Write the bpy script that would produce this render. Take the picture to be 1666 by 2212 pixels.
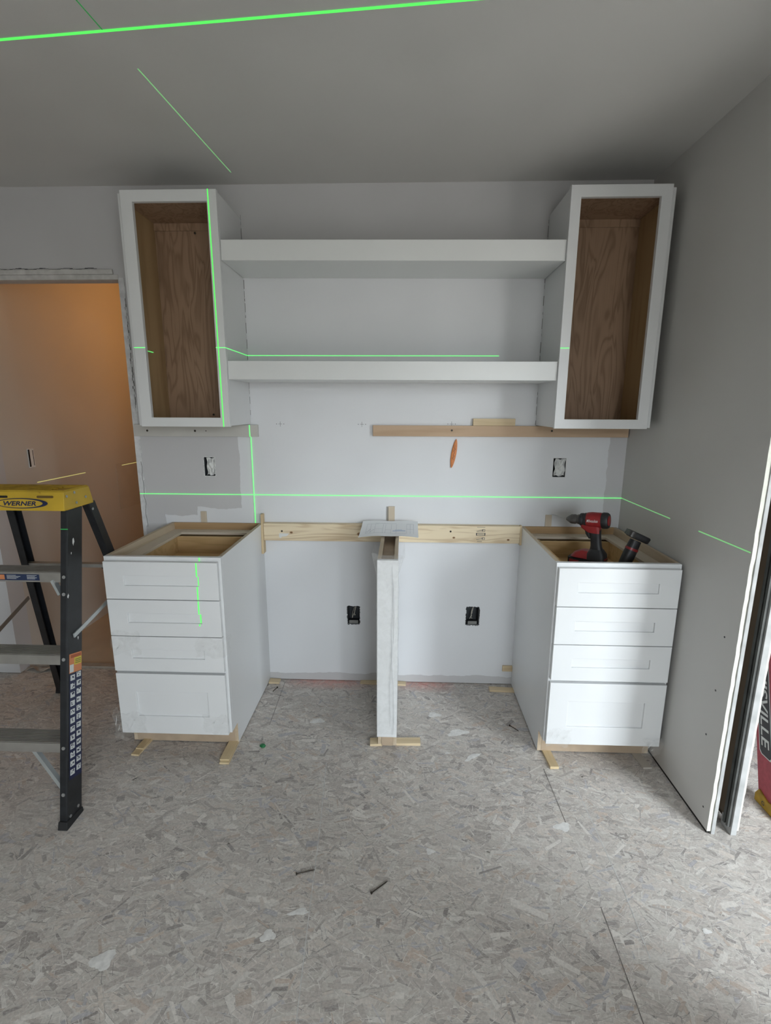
import bpy, bmesh, math, random
import numpy as np
from mathutils import Vector, Matrix

for o in list(bpy.data.objects):
    bpy.data.objects.remove(o, do_unlink=True)
scene = bpy.context.scene
COL = scene.collection
random.seed(7)

# ------------------------------------------------------------------ camera
CAM = Vector((0.0326, -2.448, 1.4678))
PITCH, YAW, ROLL, FPX = -0.2083, -0.0348, 0.0039, 1064.7113
fwd = Vector((math.sin(YAW) * math.cos(PITCH), math.cos(YAW) * math.cos(PITCH), math.sin(PITCH)))
rgt = Vector((math.cos(YAW), -math.sin(YAW), 0))
upv = rgt.cross(fwd)
r2 = math.cos(ROLL) * rgt + math.sin(ROLL) * upv
u2 = -math.sin(ROLL) * rgt + math.cos(ROLL) * upv
cam_data = bpy.data.cameras.new('camera')
cam_data.sensor_fit = 'HORIZONTAL'
cam_data.sensor_width = 36.0
cam_data.lens = FPX * 36.0 / 1666.0
cam_data.clip_start = 0.02
cam = bpy.data.objects.new('camera', cam_data)
COL.objects.link(cam)
mw = Matrix((r2, u2, -fwd)).transposed().to_4x4()
mw.translation = CAM
cam.matrix_world = mw
scene.camera = cam

# ------------------------------------------------------------------ world, daylight, exposure
world = bpy.data.worlds.new('overcast_sky')
scene.world = world
world.use_nodes = True
wnt = world.node_tree
bg = wnt.nodes['Background']
# overcast sky above the horizon, dull ground below it
wtc = wnt.nodes.new('ShaderNodeTexCoord'); wsp = wnt.nodes.new('ShaderNodeSeparateXYZ'); wrp = wnt.nodes.new('ShaderNodeValToRGB')
wnt.links.new(wtc.outputs['Generated'], wsp.inputs[0])
wmr = wnt.nodes.new('ShaderNodeMapRange'); wmr.inputs['From Min'].default_value = -1.0; wmr.inputs['From Max'].default_value = 1.0
wnt.links.new(wsp.outputs['Z'], wmr.inputs['Value']); wnt.links.new(wmr.outputs[0], wrp.inputs['Fac'])
wrp.color_ramp.elements[0].position = .49; wrp.color_ramp.elements[0].color = (.22, .22, .21, 1)
wrp.color_ramp.elements[1].position = .56; wrp.color_ramp.elements[1].color = (.84, .93, 1.0, 1)
wnt.links.new(wrp.outputs['Color'], bg.inputs['Color'])
bg.inputs['Strength'].default_value = 20.0
scene.view_settings.view_transform = 'Standard'
scene.view_settings.look = 'None'
scene.view_settings.exposure = 0.0
scene.view_settings.gamma = 1.0
scene.view_settings.use_curve_mapping = False
scene.cycles.use_denoising = True
scene.cycles.use_adaptive_sampling = True
scene.cycles.adaptive_threshold = 0.08
scene.cycles.max_bounces = 8
scene.cycles.diffuse_bounces = 3
scene.cycles.glossy_bounces = 3
scene.cycles.caustics_reflective = False
scene.cycles.caustics_refractive = False
EXPO = 2.0 ** scene.view_settings.exposure

def window_portal(name, loc, sx, sy, rot):
    """daylight portal filling a window opening: guides the sky's light into the room"""
    l = bpy.data.lights.new(name, 'AREA')
    l.shape = 'RECTANGLE'; l.size = sx; l.size_y = sy
    l.cycles.is_portal = True
    o = bpy.data.objects.new(name, l); COL.objects.link(o)
    o.location = loc; o.rotation_euler = rot
    return o
SIDE_Y = -2.12                         # front wall of the next room
WIN_A = (1.60, 2.27, .03, 2.06)        # glazed door in the next room's front wall: x0, x1, z0, z1
WIN_B = (-4.40, -3.50, .03, 2.06)      # patio door in the right wall behind the viewer: y0, y1, z0, z1
FILL_WIN_C = (.34, 1.10, .98, 2.06)         # unseen window added for frontal fill light: x0, x1, z0, z1
window_portal('added_fill_window', ((FILL_WIN_C[0] + FILL_WIN_C[1]) / 2, -4.65, (FILL_WIN_C[2] + FILL_WIN_C[3]) / 2), FILL_WIN_C[1] - FILL_WIN_C[0], FILL_WIN_C[3] - FILL_WIN_C[2], (math.radians(90), 0, 0))
window_portal('side_door_daylight', ((WIN_A[0] + WIN_A[1]) / 2, SIDE_Y - .05, (WIN_A[2] + WIN_A[3]) / 2), WIN_A[1] - WIN_A[0], WIN_A[3] - WIN_A[2], (math.radians(90), 0, 0))
window_portal('patio_door_daylight', (1.175, (WIN_B[0] + WIN_B[1]) / 2, (WIN_B[2] + WIN_B[3]) / 2), WIN_B[1] - WIN_B[0], WIN_B[3] - WIN_B[2], (math.radians(90), 0, math.radians(90)))

# ------------------------------------------------------------------ materials
MATS = {}
def newmat(name):
    m = bpy.data.materials.new(name); m.use_nodes = True
    MATS[name] = m
    nt = m.node_tree
    return m, nt, nt.nodes['Principled BSDF']
def N(nt, t, **kw):
    n = nt.nodes.new(t)
    for k, v in kw.items(): setattr(n, k, v)
    return n
def L(nt, a, b): nt.links.new(a, b)
def rgba(c): return (c[0], c[1], c[2], 1)
def mixcol(nt, fac, a, b, blend='MIX'):
    n = N(nt, 'ShaderNodeMix', data_type='RGBA', blend_type=blend)
    for sock, v in ((n.inputs[0], fac), (n.inputs[6], a), (n.inputs[7], b)):
        if hasattr(v, 'is_linked') or isinstance(v, bpy.types.NodeSocket): L(nt, v, sock)
        elif isinstance(v, (int, float)): sock.default_value = v
        else: sock.default_value = rgba(v)
    return n.outputs[2]
def math_(nt, op, a, b=None, c=None, clamp=False):
    n = N(nt, 'ShaderNodeMath', operation=op); n.use_clamp = clamp
    for i, v in enumerate((a, b, c)):
        if v is None: continue
        if isinstance(v, bpy.types.NodeSocket): L(nt, v, n.inputs[i])
        else: n.inputs[i].default_value = v
    return n.outputs[0]
def noise(nt, vec, scale, detail=3, rough=.55, dist=0.0, scl=None):
    if scl is not None:
        mp = N(nt, 'ShaderNodeMapping'); mp.inputs['Scale'].default_value = scl
        L(nt, vec, mp.inputs['Vector']); vec = mp.outputs['Vector']
    n = N(nt, 'ShaderNodeTexNoise')
    n.inputs['Scale'].default_value = scale; n.inputs['Detail'].default_value = detail
    n.inputs['Roughness'].default_value = rough; n.inputs['Distortion'].default_value = dist
    L(nt, vec, n.inputs['Vector'])
    return n.outputs['Fac']
def ramp(nt, fac, pts):
    r = N(nt, 'ShaderNodeValToRGB')
    el = r.color_ramp.elements
    while len(el) < len(pts): el.new(0.5)
    for e, (p, c) in zip(el, pts):
        e.position = p; e.color = rgba(c) if not isinstance(c, (int, float)) else (c, c, c, 1)
    L(nt, fac, r.inputs['Fac'])
    return r.outputs['Color']
def objco(nt): return N(nt, 'ShaderNodeTexCoord').outputs['Object']
def bump(nt, b, h, strength=.2, dist=.002):
    n = N(nt, 'ShaderNodeBump'); n.inputs['Strength'].default_value = strength; n.inputs['Distance'].default_value = dist
    L(nt, h, n.inputs['Height']); L(nt, n.outputs['Normal'], b.inputs['Normal'])

def plain(name, col, rough=.5, metal=0.0, var=.06, scale=6, spec=.5, bmp=0.0, bscale=300):
    m, nt, b = newmat(name)
    co = objco(nt)
    f = noise(nt, co, scale, 1 if var < .1 else 2)
    c = ramp(nt, f, [(.3, [x * (1 - var) for x in col]), (.7, [min(1, x * (1 + var)) for x in col])])
    L(nt, c, b.inputs['Base Color'])
    b.inputs['Roughness'].default_value = rough; b.inputs['Metallic'].default_value = metal
    b.inputs['Specular IOR Level'].default_value = spec
    if bmp: bump(nt, b, noise(nt, co, bscale, 2), bmp, .001)
    return m
def wood(name, light, dark, axis='z', rings=26, fine=.25, rough=.55, stretch=9, scale=2.2, dist=.35):
    m, nt, b = newmat(name)
    co = objco(nt)
    s = [stretch] * 3; s['xyz'.index(axis)] = 1.0
    n1 = noise(nt, co, scale, 2, .45, dist, s)
    w = math_(nt, 'SINE', math_(nt, 'MULTIPLY', n1, rings * 2))
    w = math_(nt, 'MULTIPLY_ADD', w, .5, .5)
    w = math_(nt, 'POWER', w, 2.2)
    s2 = [160] * 3; s2['xyz'.index(axis)] = 3
    n2 = noise(nt, co, 1.0, 1, .6, 0, s2)
    n3 = noise(nt, co, 5, 1)
    f = math_(nt, 'MULTIPLY_ADD', n2, fine * 2, math_(nt, 'MULTIPLY_ADD', w, .55, math_(nt, 'MULTIPLY_ADD', n3, .5, -.25 - fine)), clamp=True)
    L(nt, mixcol(nt, f, light, dark), b.inputs['Base Color'])
    b.inputs['Roughness'].default_value = rough
    b.inputs['Specular IOR Level'].default_value = .25
    return m

M_WHITE = plain('white_cabinet_paint', (.765, .77, .77), .36, var=.012, scale=3)
M_SHELF = plain('white_shelf_paint', (.79, .80, .79), .33, var=.012, scale=3)
M_PLY = wood('birch_plywood', (.62, .48, .33), (.46, .33, .20), 'z', 8, .15)
M_PLYX = wood('birch_plywood_crosswise', (.56, .40, .27), (.44, .30, .19), 'x', 6, .12)
M_PLYY = wood('plywood_lengthwise', (.60, .49, .36), (.47, .36, .24), 'y', 8, .15)
M_STRETCH = wood('pale_stretcher_wood', (.68, .585, .475), (.57, .475, .37), 'y', 5, .15)
M_STRETCHX = wood('pale_stretcher_wood_crosswise', (.68, .585, .475), (.57, .475, .37), 'x', 5, .15)
M_CABBACK = wood('cabinet_back_wood', (.47, .31, .165), (.35, .22, .11), 'x', 8, .2)
M_DRAWER = wood('drawer_box_wood', (.68, .47, .24), (.52, .33, .15), 'x', 10, .2)
M_BACK = wood('walnut_brown_back', (.40, .265, .175), (.205, .125, .075), 'z', 24, .25, .45, 6, 2.0, .9)
M_SIDEIN = wood('golden_birch_side', (.46, .32, .17), (.36, .24, .12), 'z', 6, .15, .45)
M_TOE = plain('toe_kick_fibreboard', (.45, .345, .245), .7, var=.10, scale=14)
M_PINE = wood('pine_lumber', (.80, .67, .47), (.50, .345, .20), 'x', 15, .14, .6, 8, 2.2, 1.0)
M_PINEY = wood('pine_lumber_endways', (.72, .57, .36), (.52, .38, .22), 'z', 8, .15)
M_SHIM = wood('cedar_shim', (.70, .56, .35), (.56, .42, .24), 'y', 9, .2)
M_SHIMX = wood('cedar_shim_sideways', (.72, .58, .38), (.58, .44, .26), 'x', 9, .2)
M_SHIMZ = wood('cedar_shim_upright', (.66, .57, .45), (.56, .46, .34), 'z', 7, .2)
M_LEDGE_PALE = plain('primed_ledger_paint', (.58, .56, .52), .6, var=.05)
M_DARK = plain('dark_hole', (.012, .012, .012), .8)
M_SCREW = plain('dark_screw_head', (.05, .04, .03), .45, .5)
M_STEEL = plain('brushed_steel', (.45, .46, .46), .42, .85, .12, 20)
M_ALU = plain('dusty_aluminium', (.30, .285, .26), .42, .35, .16, 12)
M_ALUB = plain('bright_zinc_brace', (.50, .53, .53), .38, .55, .08, 12)
M_RAIL = plain('charcoal_fibreglass', (.013, .0145, .017), .42, 0, .3, 30)
M_RUBBER = plain('black_rubber', (.013, .013, .014), .7)
M_YELLOW = plain('yellow_plastic', (.56, .365, .030), .42, 0, .10, 9)
M_YELDARK = plain('dirty_yellow_plastic', (.44, .27, .025), .55, 0, .35, 16)
M_NAVY = plain('navy_print', (.010, .016, .06), .5, var=.1)
M_ORANGE = plain('orange_sticker', (.60, .22, .09), .5)
M_STYEL = plain('yellow_sticker', (.62, .50, .06), .5)
M_STWHITE = plain('white_sticker', (.62, .64, .62), .5)
M_INK = plain('black_ink', (.05, .05, .055), .6)
M_PALEINK = plain('pale_grey_ink', (.58, .59, .63), .6)
M_BLUEINK = plain('pale_blue_ink', (.55, .62, .76), .6)
M_PAPER = plain('printer_paper', (.90, .90, .92), .6, var=.01)
M_RED = plain('red_tool_plastic', (.27, .018, .020), .38, 0, .12, 30)
M_TOOLBLACK = plain('black_tool_plastic', (.016, .016, .018), .5, 0, .2, 30)
M_TOOLGREY = plain('grey_tool_metal', (.10, .095, .09), .4, .6, .25, 40)
M_PENCIL = plain('orange_lacquer', (.62, .21, .055), .45, 0, .15, 40)
M_GREENBIT = plain('green_plastic', (.01, .16, .05), .4)
M_WIRE = plain('copper_and_white_wire', (.62, .58, .50), .5)
M_BOX = plain('blue_grey_box_plastic', (.045, .05, .055), .6, 0, .2, 25)
M_PLASTER = plain('white_plaster', (.78, .78, .76), .8, var=.05, scale=40, bmp=.3, bscale=120)
M_DRYEDGE = plain('gypsum_core', (.66, .65, .57), .9, var=.05, scale=60, bmp=.5, bscale=150)
M_STUD = plain('galvanised_stud', (.42, .42, .41), .5, .0, .18, 14)
M_STUDDARK = plain('dark_steel_track', (.085, .088, .082), .6, 0, .25, 14)
M_KRAFT = plain('kraft_paper_backing', (.12, .085, .055), .85)
M_LRED = plain('red_fibreglass', (.36, .060, .080), .45, 0, .12, 60)
M_GAP = plain('dark_base_and_gap_shade', (.02, .018, .016), .9)
M_BULB = None

def film_mat(name, alpha, tint=(.9, .9, .88), rough=.12):
    m, nt, b = newmat(name)
    nt.nodes.remove(b)
    out = [n for n in nt.nodes if n.type == 'OUTPUT_MATERIAL'][0]
    tr = N(nt, 'ShaderNodeBsdfTransparent'); tr.inputs['Color'].default_value = (1, 1, 1, 1)
    gl = N(nt, 'ShaderNodeBsdfGlossy'); gl.inputs['Roughness'].default_value = rough; gl.inputs['Color'].default_value = (.9, .9, .9, 1)
    df = N(nt, 'ShaderNodeBsdfDiffuse'); df.inputs['Color'].default_value = rgba(tint)
    m1 = N(nt, 'ShaderNodeMixShader'); m1.inputs[0].default_value = .9
    L(nt, gl.outputs[0], m1.inputs[1]); L(nt, df.outputs[0], m1.inputs[2])
    co = objco(nt)
    f = ramp(nt, noise(nt, co, 35, 3, .6, .8), [(.35, alpha * .5), (.75, min(1, alpha * 1.7))])
    m2 = N(nt, 'ShaderNodeMixShader'); L(nt, f, m2.inputs[0])
    L(nt, tr.outputs[0], m2.inputs[1]); L(nt, m1.outputs[0], m2.inputs[2])
    L(nt, m2.outputs[0], out.inputs['Surface'])
    return m
M_FILMGLINT = plain('film_glint_white', (.86, .86, .85), .15)
M_FILM = film_mat('clear_plastic_film', .10, (.86, .855, .82), .16)

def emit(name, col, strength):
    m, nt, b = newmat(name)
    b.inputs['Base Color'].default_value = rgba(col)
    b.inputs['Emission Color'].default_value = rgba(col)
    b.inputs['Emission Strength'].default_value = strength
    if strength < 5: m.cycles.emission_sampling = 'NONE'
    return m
M_LASER = emit('green_laser_glow_strip', (.16, .92, .22), .88 / EXPO)  # self-glowing strip colours standing in for projected laser light
M_LASERDIM = emit('dim_green_laser_glow_strip', (.24, .62, .24), .62 / EXPO)
M_LASERHOT = emit('bright_green_laser_glow_strip', (.10, .90, .12), .90 / EXPO)
M_LASERYEL = emit('yellowish_laser_glow_strip', (.62, .60, .22), .62 / EXPO)
M_LASERTINY = emit('faint_green_laser_glow_strip', (.02, .28, .06), .5 / EXPO)

# painted wall: grey house paint with the white patched and primed area
def wall_paint(name, grey, white=None, boxes=(), wob=.05):
    m, nt, b = newmat(name)
    co = objco(nt)
    g = ramp(nt, noise(nt, co, 2.5, 1), [(.3, [x * .97 for x in grey]), (.7, [x * 1.03 for x in grey])])
    if boxes:
        wn = N(nt, 'ShaderNodeTexNoise'); wn.inputs['Scale'].default_value = 7; wn.inputs['Detail'].default_value = 3
        wn.inputs['Roughness'].default_value = .6
        L(nt, co, wn.inputs['Vector'])
        va = N(nt, 'ShaderNodeVectorMath', operation='SUBTRACT'); va.inputs[1].default_value = (.5, .5, .5)
        L(nt, wn.outputs['Color'], va.inputs[0])
        vs = N(nt, 'ShaderNodeVectorMath', operation='SCALE'); vs.inputs['Scale'].default_value = wob
        L(nt, va.outputs[0], vs.inputs[0])
        ad = N(nt, 'ShaderNodeVectorMath', operation='ADD'); L(nt, co, ad.inputs[0]); L(nt, vs.outputs[0], ad.inputs[1])
        sp = N(nt, 'ShaderNodeSeparateXYZ'); L(nt, ad.outputs[0], sp.inputs[0])
        tot = None
        for (x0, x1, z0, z1) in boxes:
            k = math_(nt, 'MULTIPLY', math_(nt, 'GREATER_THAN', sp.outputs['X'], x0), math_(nt, 'LESS_THAN', sp.outputs['X'], x1))
            k = math_(nt, 'MULTIPLY', k, math_(nt, 'GREATER_THAN', sp.outputs['Z'], z0))
            k = math_(nt, 'MULTIPLY', k, math_(nt, 'LESS_THAN', sp.outputs['Z'], z1))
            tot = k if tot is None else math_(nt, 'MAXIMUM', tot, k)
        w = ramp(nt, noise(nt, co, 3.5, 1), [(.3, [x * .98 for x in white]), (.7, [min(1, x * 1.015) for x in white])])
        g = mixcol(nt, tot, g, w)
    L(nt, g, b.inputs['Base Color'])
    b.inputs['Roughness'].default_value = .62
    b.inputs['Specular IOR Level'].default_value = .3
    return m
GREY = (.595, .585, .587)
M_WALLBACK = wall_paint('patched_grey_wall_paint', GREY, (.77, .775, .79),
    [(-.79, 1.035, .046, 2.07), (-.83, -.70, .95, 1.50), (-1.02, -.76, .0, .962), (-1.19, -.9, .0, .925), (-1.3, -1.0, .0, .80), (-.05, .18, .02, 1.0)][:1]
    + [(-1.02, -.76, .046, .962), (-1.19, -.9, .046, .925), (1.02, 1.2, .40, .80), (1.06, 1.13, .9, 1.2)][:2], .045)
M_WALL = wall_paint('grey_wall_paint', (.63, .615, .59))
M_CEIL = wall_paint('ceiling_paint', (.65, .635, .61))
M_HALL = wall_paint('hall_primer', (.62, .58, .52))
M_TRIMPAINT = plain('dusty_trim_paint', (.60, .585, .56), .6, var=.12, scale=25)
M_BEAD = plain('corner_bead_plaster', (.70, .70, .70), .8, var=.12, scale=30)

# ------------------------------------------------------------------ mesh helpers
class MB:
    def __init__(s): s.v = []; s.f = []; s.m = []
    def add(s, vs, fs, mat=0):
        o = len(s.v); s.v += [tuple(p) for p in vs]
        for i, f in enumerate(fs):
            s.f.append([o + k for k in f]); s.m.append(mat[i] if isinstance(mat, (list, tuple)) else mat)
        if hasattr(s, 'marks'): s.marks.append((len(s.v), len(s.f)))
        return s
    def hexa(s, b, t, mat=0):
        # bottom ring, top ring (each ccw seen from above); faces: bottom, top, 4 sides
        return s.add(list(b) + list(t), [(3, 2, 1, 0), (4, 5, 6, 7), (0, 1, 5, 4), (1, 2, 6, 5), (2, 3, 7, 6), (3, 0, 4, 7)], mat)
    def box(s, x0, x1, y0, y1, z0, z1, mat=0):
        # mats order: bottom, top, front(-y), right(+x), back(+y), left(-x)
        x0, x1 = min(x0, x1), max(x0, x1); y0, y1 = min(y0, y1), max(y0, y1); z0, z1 = min(z0, z1), max(z0, z1)
        return s.hexa([(x0, y0, z0), (x1, y0, z0), (x1, y1, z0), (x0, y1, z0)], [(x0, y0, z1), (x1, y0, z1), (x1, y1, z1), (x0, y1, z1)], mat)
    def prism(s, poly, axis, a0, a1, mat=0, cap=None):
        # poly: list of 2d points in the two other axes (order x,y,z without axis), extruded from a0 to a1
        def P(p, a):
            q = list(p); q.insert('xyz'.index(axis), a); return q
        n = len(poly)
        vs = [P(p, a0) for p in poly] + [P(p, a1) for p in poly]
        fs = [list(range(n)), list(range(2 * n - 1, n - 1, -1))] + [[i, i + n, (i + 1) % n + n, (i + 1) % n] for i in range(n)]
        ms = [cap if cap is not None else mat] * 2 + (list(mat) if isinstance(mat, (list, tuple)) else [mat] * n)
        return s.add(vs, fs, ms)
    def ring(s, x0, x1, z0, z1, ix0, ix1, iz0, iz1, y0, y1, mat=0):
        # rectangular frame in xz, y0 front .. y1 back
        o = [(x0, z0), (x1, z0), (x1, z1), (x0, z1)]; i = [(ix0, iz0), (ix1, iz0), (ix1, iz1), (ix0, iz1)]
        vs = [(a, y0, b) for a, b in o] + [(a, y0, b) for a, b in i] + [(a, y1, b) for a, b in o] + [(a, y1, b) for a, b in i]
        fs = []
        for k in range(4):
            j = (k + 1) % 4
            fs += [(k, j, 4 + j, 4 + k), (8 + j, 8 + k, 12 + k, 12 + j), (j, k, 8 + k, 8 + j), (4 + k, 4 + j, 12 + j, 12 + k)]
        return s.add(vs, fs, mat)
    def loft(s, rings, mat=0, cap=True):
        n = len(rings[0]); vs = [p for r in rings for p in r]; fs = []
        for a in range(len(rings) - 1):
            for i in range(n):
                j = (i + 1) % n
                fs.append((a * n + i, a * n + j, (a + 1) * n + j, (a + 1) * n + i))
        if cap: fs += [list(range(n - 1, -1, -1)), list(range((len(rings) - 1) * n, len(rings) * n))]
        return s.add(vs, fs, mat)
    def tube(s, pts, r, n=8, mat=0):
        pts = [Vector(p) for p in pts]; rings = []
        ref = Vector((0.31, 0.52, 0.79))
        for i, p in enumerate(pts):
            d = (pts[min(i + 1, len(pts) - 1)] - pts[max(i - 1, 0)]).normalized()
            u = d.cross(ref).normalized(); v = d.cross(u)
            rr = r[i] if isinstance(r, (list, tuple)) else r
            rings.append([p + rr * (math.cos(2 * math.pi * k / n) * u + math.sin(2 * math.pi * k / n) * v) for k in range(n)])
        return s.loft(rings, mat)
    def disc(s, c, nrm, r, h, n=12, mat=0):
        c = Vector(c); nrm = Vector(nrm).normalized()
        return s.tube([c, c + nrm * h], r, n, mat)
    def grid(s, fn, nu, nv, mat=0):
        vs = [fn(i / nu, j / nv) for j in range(nv + 1) for i in range(nu + 1)]
        fs = [(j * (nu + 1) + i, j * (nu + 1) + i + 1, (j + 1) * (nu + 1) + i + 1, (j + 1) * (nu + 1) + i) for j in range(nv) for i in range(nu)]
        return s.add(vs, fs, mat)
    def build(s, name, mats, parent=None, bevel=0.0, smooth=None, solid=0.0):
        if not isinstance(mats, (list, tuple)): mats = [mats]
        off = world_loc(parent) if parent else Vector((0, 0, 0))
        me = bpy.data.meshes.new(name)
        me.from_pydata([tuple(Vector(p) - off) for p in s.v], [], s.f)
        for m in mats: me.materials.append(m)
        me.polygons.foreach_set('material_index', s.m)
        bm = bmesh.new(); bm.from_mesh(me); bmesh.ops.recalc_face_normals(bm, faces=bm.faces); bm.to_mesh(me); bm.free()
        if smooth is not None:
            me.polygons.foreach_set('use_smooth', [True] * len(me.polygons))
            me.set_sharp_from_angle(angle=math.radians(smooth))
        me.update()
        o = bpy.data.objects.new(name, me); COL.objects.link(o)
        if parent: o.parent = parent
        if bevel:
            b = o.modifiers.new('bevel', 'BEVEL'); b.width = bevel; b.segments = 2; b.limit_method = 'ANGLE'; b.angle_limit = math.radians(40)
        if solid:
            b = o.modifiers.new('solid', 'SOLIDIFY'); b.thickness = solid; b.offset = 0
        return o
def world_loc(o):
    p = Vector((0, 0, 0))
    while o is not None:
        p += Vector(o.location); o = o.parent
    return p
def tag(o, label, cat, group=None, kind=None):
    o['label'] = label; o['category'] = cat
    if group: o['group'] = group
    if kind: o['kind'] = kind
    return o
def thing(name, loc, label, cat, group=None):
    o = bpy.data.objects.new(name, None); COL.objects.link(o)
    o.empty_display_size = .05
    o.location = loc
    return tag(o, label, cat, group)
def struct(o, label=None, cat=None):
    o['kind'] = 'structure'
    if label: o['label'] = label
    if cat: o['category'] = cat
    return o
def part(name, mats, parent, fn, split=0, **kw):
    """split=n: every n solids added become a part of their own"""
    mb = MB(); mb.marks = []; fn(mb)
    if not split: return mb.build(name, mats, parent, **kw)
    out = []
    ends = mb.marks[split - 1::split]; v0 = f0 = 0
    for (v1, f1) in ends:
        m2 = MB(); m2.v = mb.v[v0:v1]; m2.f = [[k - v0 for k in f] for f in mb.f[f0:f1]]; m2.m = mb.m[f0:f1]
        out.append(m2.build(name, mats, parent, **kw)); v0, f0 = v1, f1
    return out
def rrect(c, u, v, a, b, n=16, e=4.0):
    c = Vector(c); u = Vector(u); v = Vector(v); out = []
    for k in range(n):
        t = 2 * math.pi * (k + .5) / n
        ct, st = math.cos(t), math.sin(t)
        out.append(c + u * (a * math.copysign(abs(ct) ** (2 / e), ct)) + v * (b * math.copysign(abs(st) ** (2 / e), st)))
    return out
def text_part(s, name, mat, parent, origin, ux, uy, width=None, height=None, shear=0, bold=0, depth=.0004, squeeze=1.0):
    cu = bpy.data.curves.new('lettering', 'FONT'); cu.body = s; cu.shear = shear; cu.offset = bold
    cu.align_x = 'CENTER'; cu.align_y = 'CENTER'
    t = bpy.data.objects.new('lettering', cu); COL.objects.link(t)
    bpy.context.view_layer.update()
    me = bpy.data.meshes.new_from_object(t.evaluated_get(bpy.context.evaluated_depsgraph_get()))
    bpy.data.objects.remove(t, do_unlink=True)
    co = np.array([v.co for v in me.vertices])
    mn, mx = co.min(0), co.max(0); c = (mn + mx) / 2
    sc = (width / (mx[0] - mn[0])) if width else height / (mx[1] - mn[1])
    sy = (height / (mx[1] - mn[1])) if height else sc
    ux, uy = Vector(ux).normalized(), Vector(uy).normalized(); nz = ux.cross(uy)
    off = world_loc(parent)
    for v in me.vertices:
        p = Vector(origin) + ux * ((v.co.x - c[0]) * sc) + uy * ((v.co.y - c[1]) * sy) + nz * depth
        v.co = p - off
    me.materials.clear(); me.materials.append(mat); me.name = name
    o = bpy.data.objects.new(name, me); COL.objects.link(o); o.parent = parent
    return o

# ------------------------------------------------------------------ room shell
ZC = 2.448
def panel_with_holes(mb, axis, c0, c1, a0, a1, z0, z1, holes, mat=0):
    """wall slab between c0..c1 on axis ('y' or 'x'), spanning a0..a1 and z0..z1, with rectangular holes (a0,a1,z0,z1)"""
    A = sorted({a0, a1} | {v for h in holes for v in h[:2] if a0 <= v <= a1}); Z = sorted({z0, z1} | {v for h in holes for v in h[2:] if z0 <= v <= z1})
    def solid(i, j):
        if i < 0 or j < 0 or i >= len(A) - 1 or j >= len(Z) - 1: return False
        a = (A[i] + A[i + 1]) / 2; z = (Z[j] + Z[j + 1]) / 2
        return not any(h[0] < a < h[1] and h[2] < z < h[3] for h in holes)
    def P(a, c, z): return (a, c, z) if axis == 'y' else (c, a, z)
    for i in range(len(A) - 1):
        for j in range(len(Z) - 1):
            if not solid(i, j): continue
            l, r, b, t = A[i], A[i + 1], Z[j], Z[j + 1]
            for c in (c0, c1): mb.add([P(l, c, b), P(r, c, b), P(r, c, t), P(l, c, t)], [(0, 1, 2, 3)], mat)
            if not solid(i - 1, j): mb.add([P(l, c0, b), P(l, c1, b), P(l, c1, t), P(l, c0, t)], [(0, 1, 2, 3)], mat)
            if not solid(i + 1, j): mb.add([P(r, c0, b), P(r, c1, b), P(r, c1, t), P(r, c0, t)], [(0, 1, 2, 3)], mat)
            if not solid(i, j - 1): mb.add([P(l, c0, b), P(r, c0, b), P(r, c1, b), P(l, c1, b)], [(0, 1, 2, 3)], mat)
            if not solid(i, j + 1): mb.add([P(l, c0, t), P(r, c0, t), P(r, c1, t), P(l, c1, t)], [(0, 1, 2, 3)], mat)

DOOR_X0, DOOR_X1, DOOR_Z = -2.10, -1.312, 2.062
OUT = [(-.969, -.915, 1.127, 1.222), (.772, .834, 1.136, 1.229), (-.252, -.190, .336, .436), (.377, .443, .343, .443)]
mb = MB(); panel_with_holes(mb, 'y', 0, .11, -3.2, 4.3, .004, ZC, OUT + [(DOOR_X0, DOOR_X1, .004, DOOR_Z)])
wall_back = struct(mb.build('wall_back', M_WALLBACK), 'grey back wall with white patched area behind the cabinets', 'wall')
struct(part('ceiling', M_CEIL, None, lambda b: (b.box(-3.3, 1.231, -4.7, 3.0, ZC, ZC + .1), b.box(1.231, 4.4, SIDE_Y - .1, .2, ZC, ZC + .1))), 'dim grey painted ceiling over the whole room', 'ceiling')
mb = MB(); mb.box(-3.3, -3.2, -4.6, .11, 0, ZC)
struct(mb.build('wall_left', M_WALL), 'grey wall on the far left side', 'wall')
mb = MB(); panel_with_holes(mb, 'y', -4.7, -4.6, -3.3, 1.231, 0, ZC, [FILL_WIN_C])
struct(mb.build('wall_front', M_WALL), 'grey wall behind the viewer', 'wall')
mb = MB(); panel_with_holes(mb, 'y', SIDE_Y - .1, SIDE_Y, 1.231, 4.4, 0, ZC, [WIN_A])
struct(mb.build('wall_side_room_front', M_WALL), 'front wall of the next room with a glazed door opening', 'wall')
mb = MB(); panel_with_holes(mb, 'x', 1.118, 1.231, -4.7, -1.72, 0, ZC, [WIN_B])
struct(mb.build('wall_right_front', M_WALL), 'right wall with a patio door opening, behind the viewer', 'wall')
mb = MB(); mb.box(4.3, 4.4, SIDE_Y - .1, .11, 0, ZC)
struct(mb.build('wall_side_room', M_WALL), 'grey wall of the adjoining room', 'wall')
mb = MB(); mb.box(-2.2, -2.1, .11, 2.7, 0, ZC)
wall_hall = struct(mb.build('wall_hall_left', M_HALL), 'warm-lit hall wall seen through the doorway', 'wall')
mb = MB(); mb.box(-2.1, -.9, 2.6, 2.7, 0, ZC); struct(mb.build('wall_hall_end', M_HALL), 'end wall of the hall', 'wall')
mb = MB(); mb.box(-1.0, -.9, .11, 2.6, 0, ZC); struct(mb.build('wall_hall_right', M_HALL), 'right wall of the hall behind the kitchen', 'wall')

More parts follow.
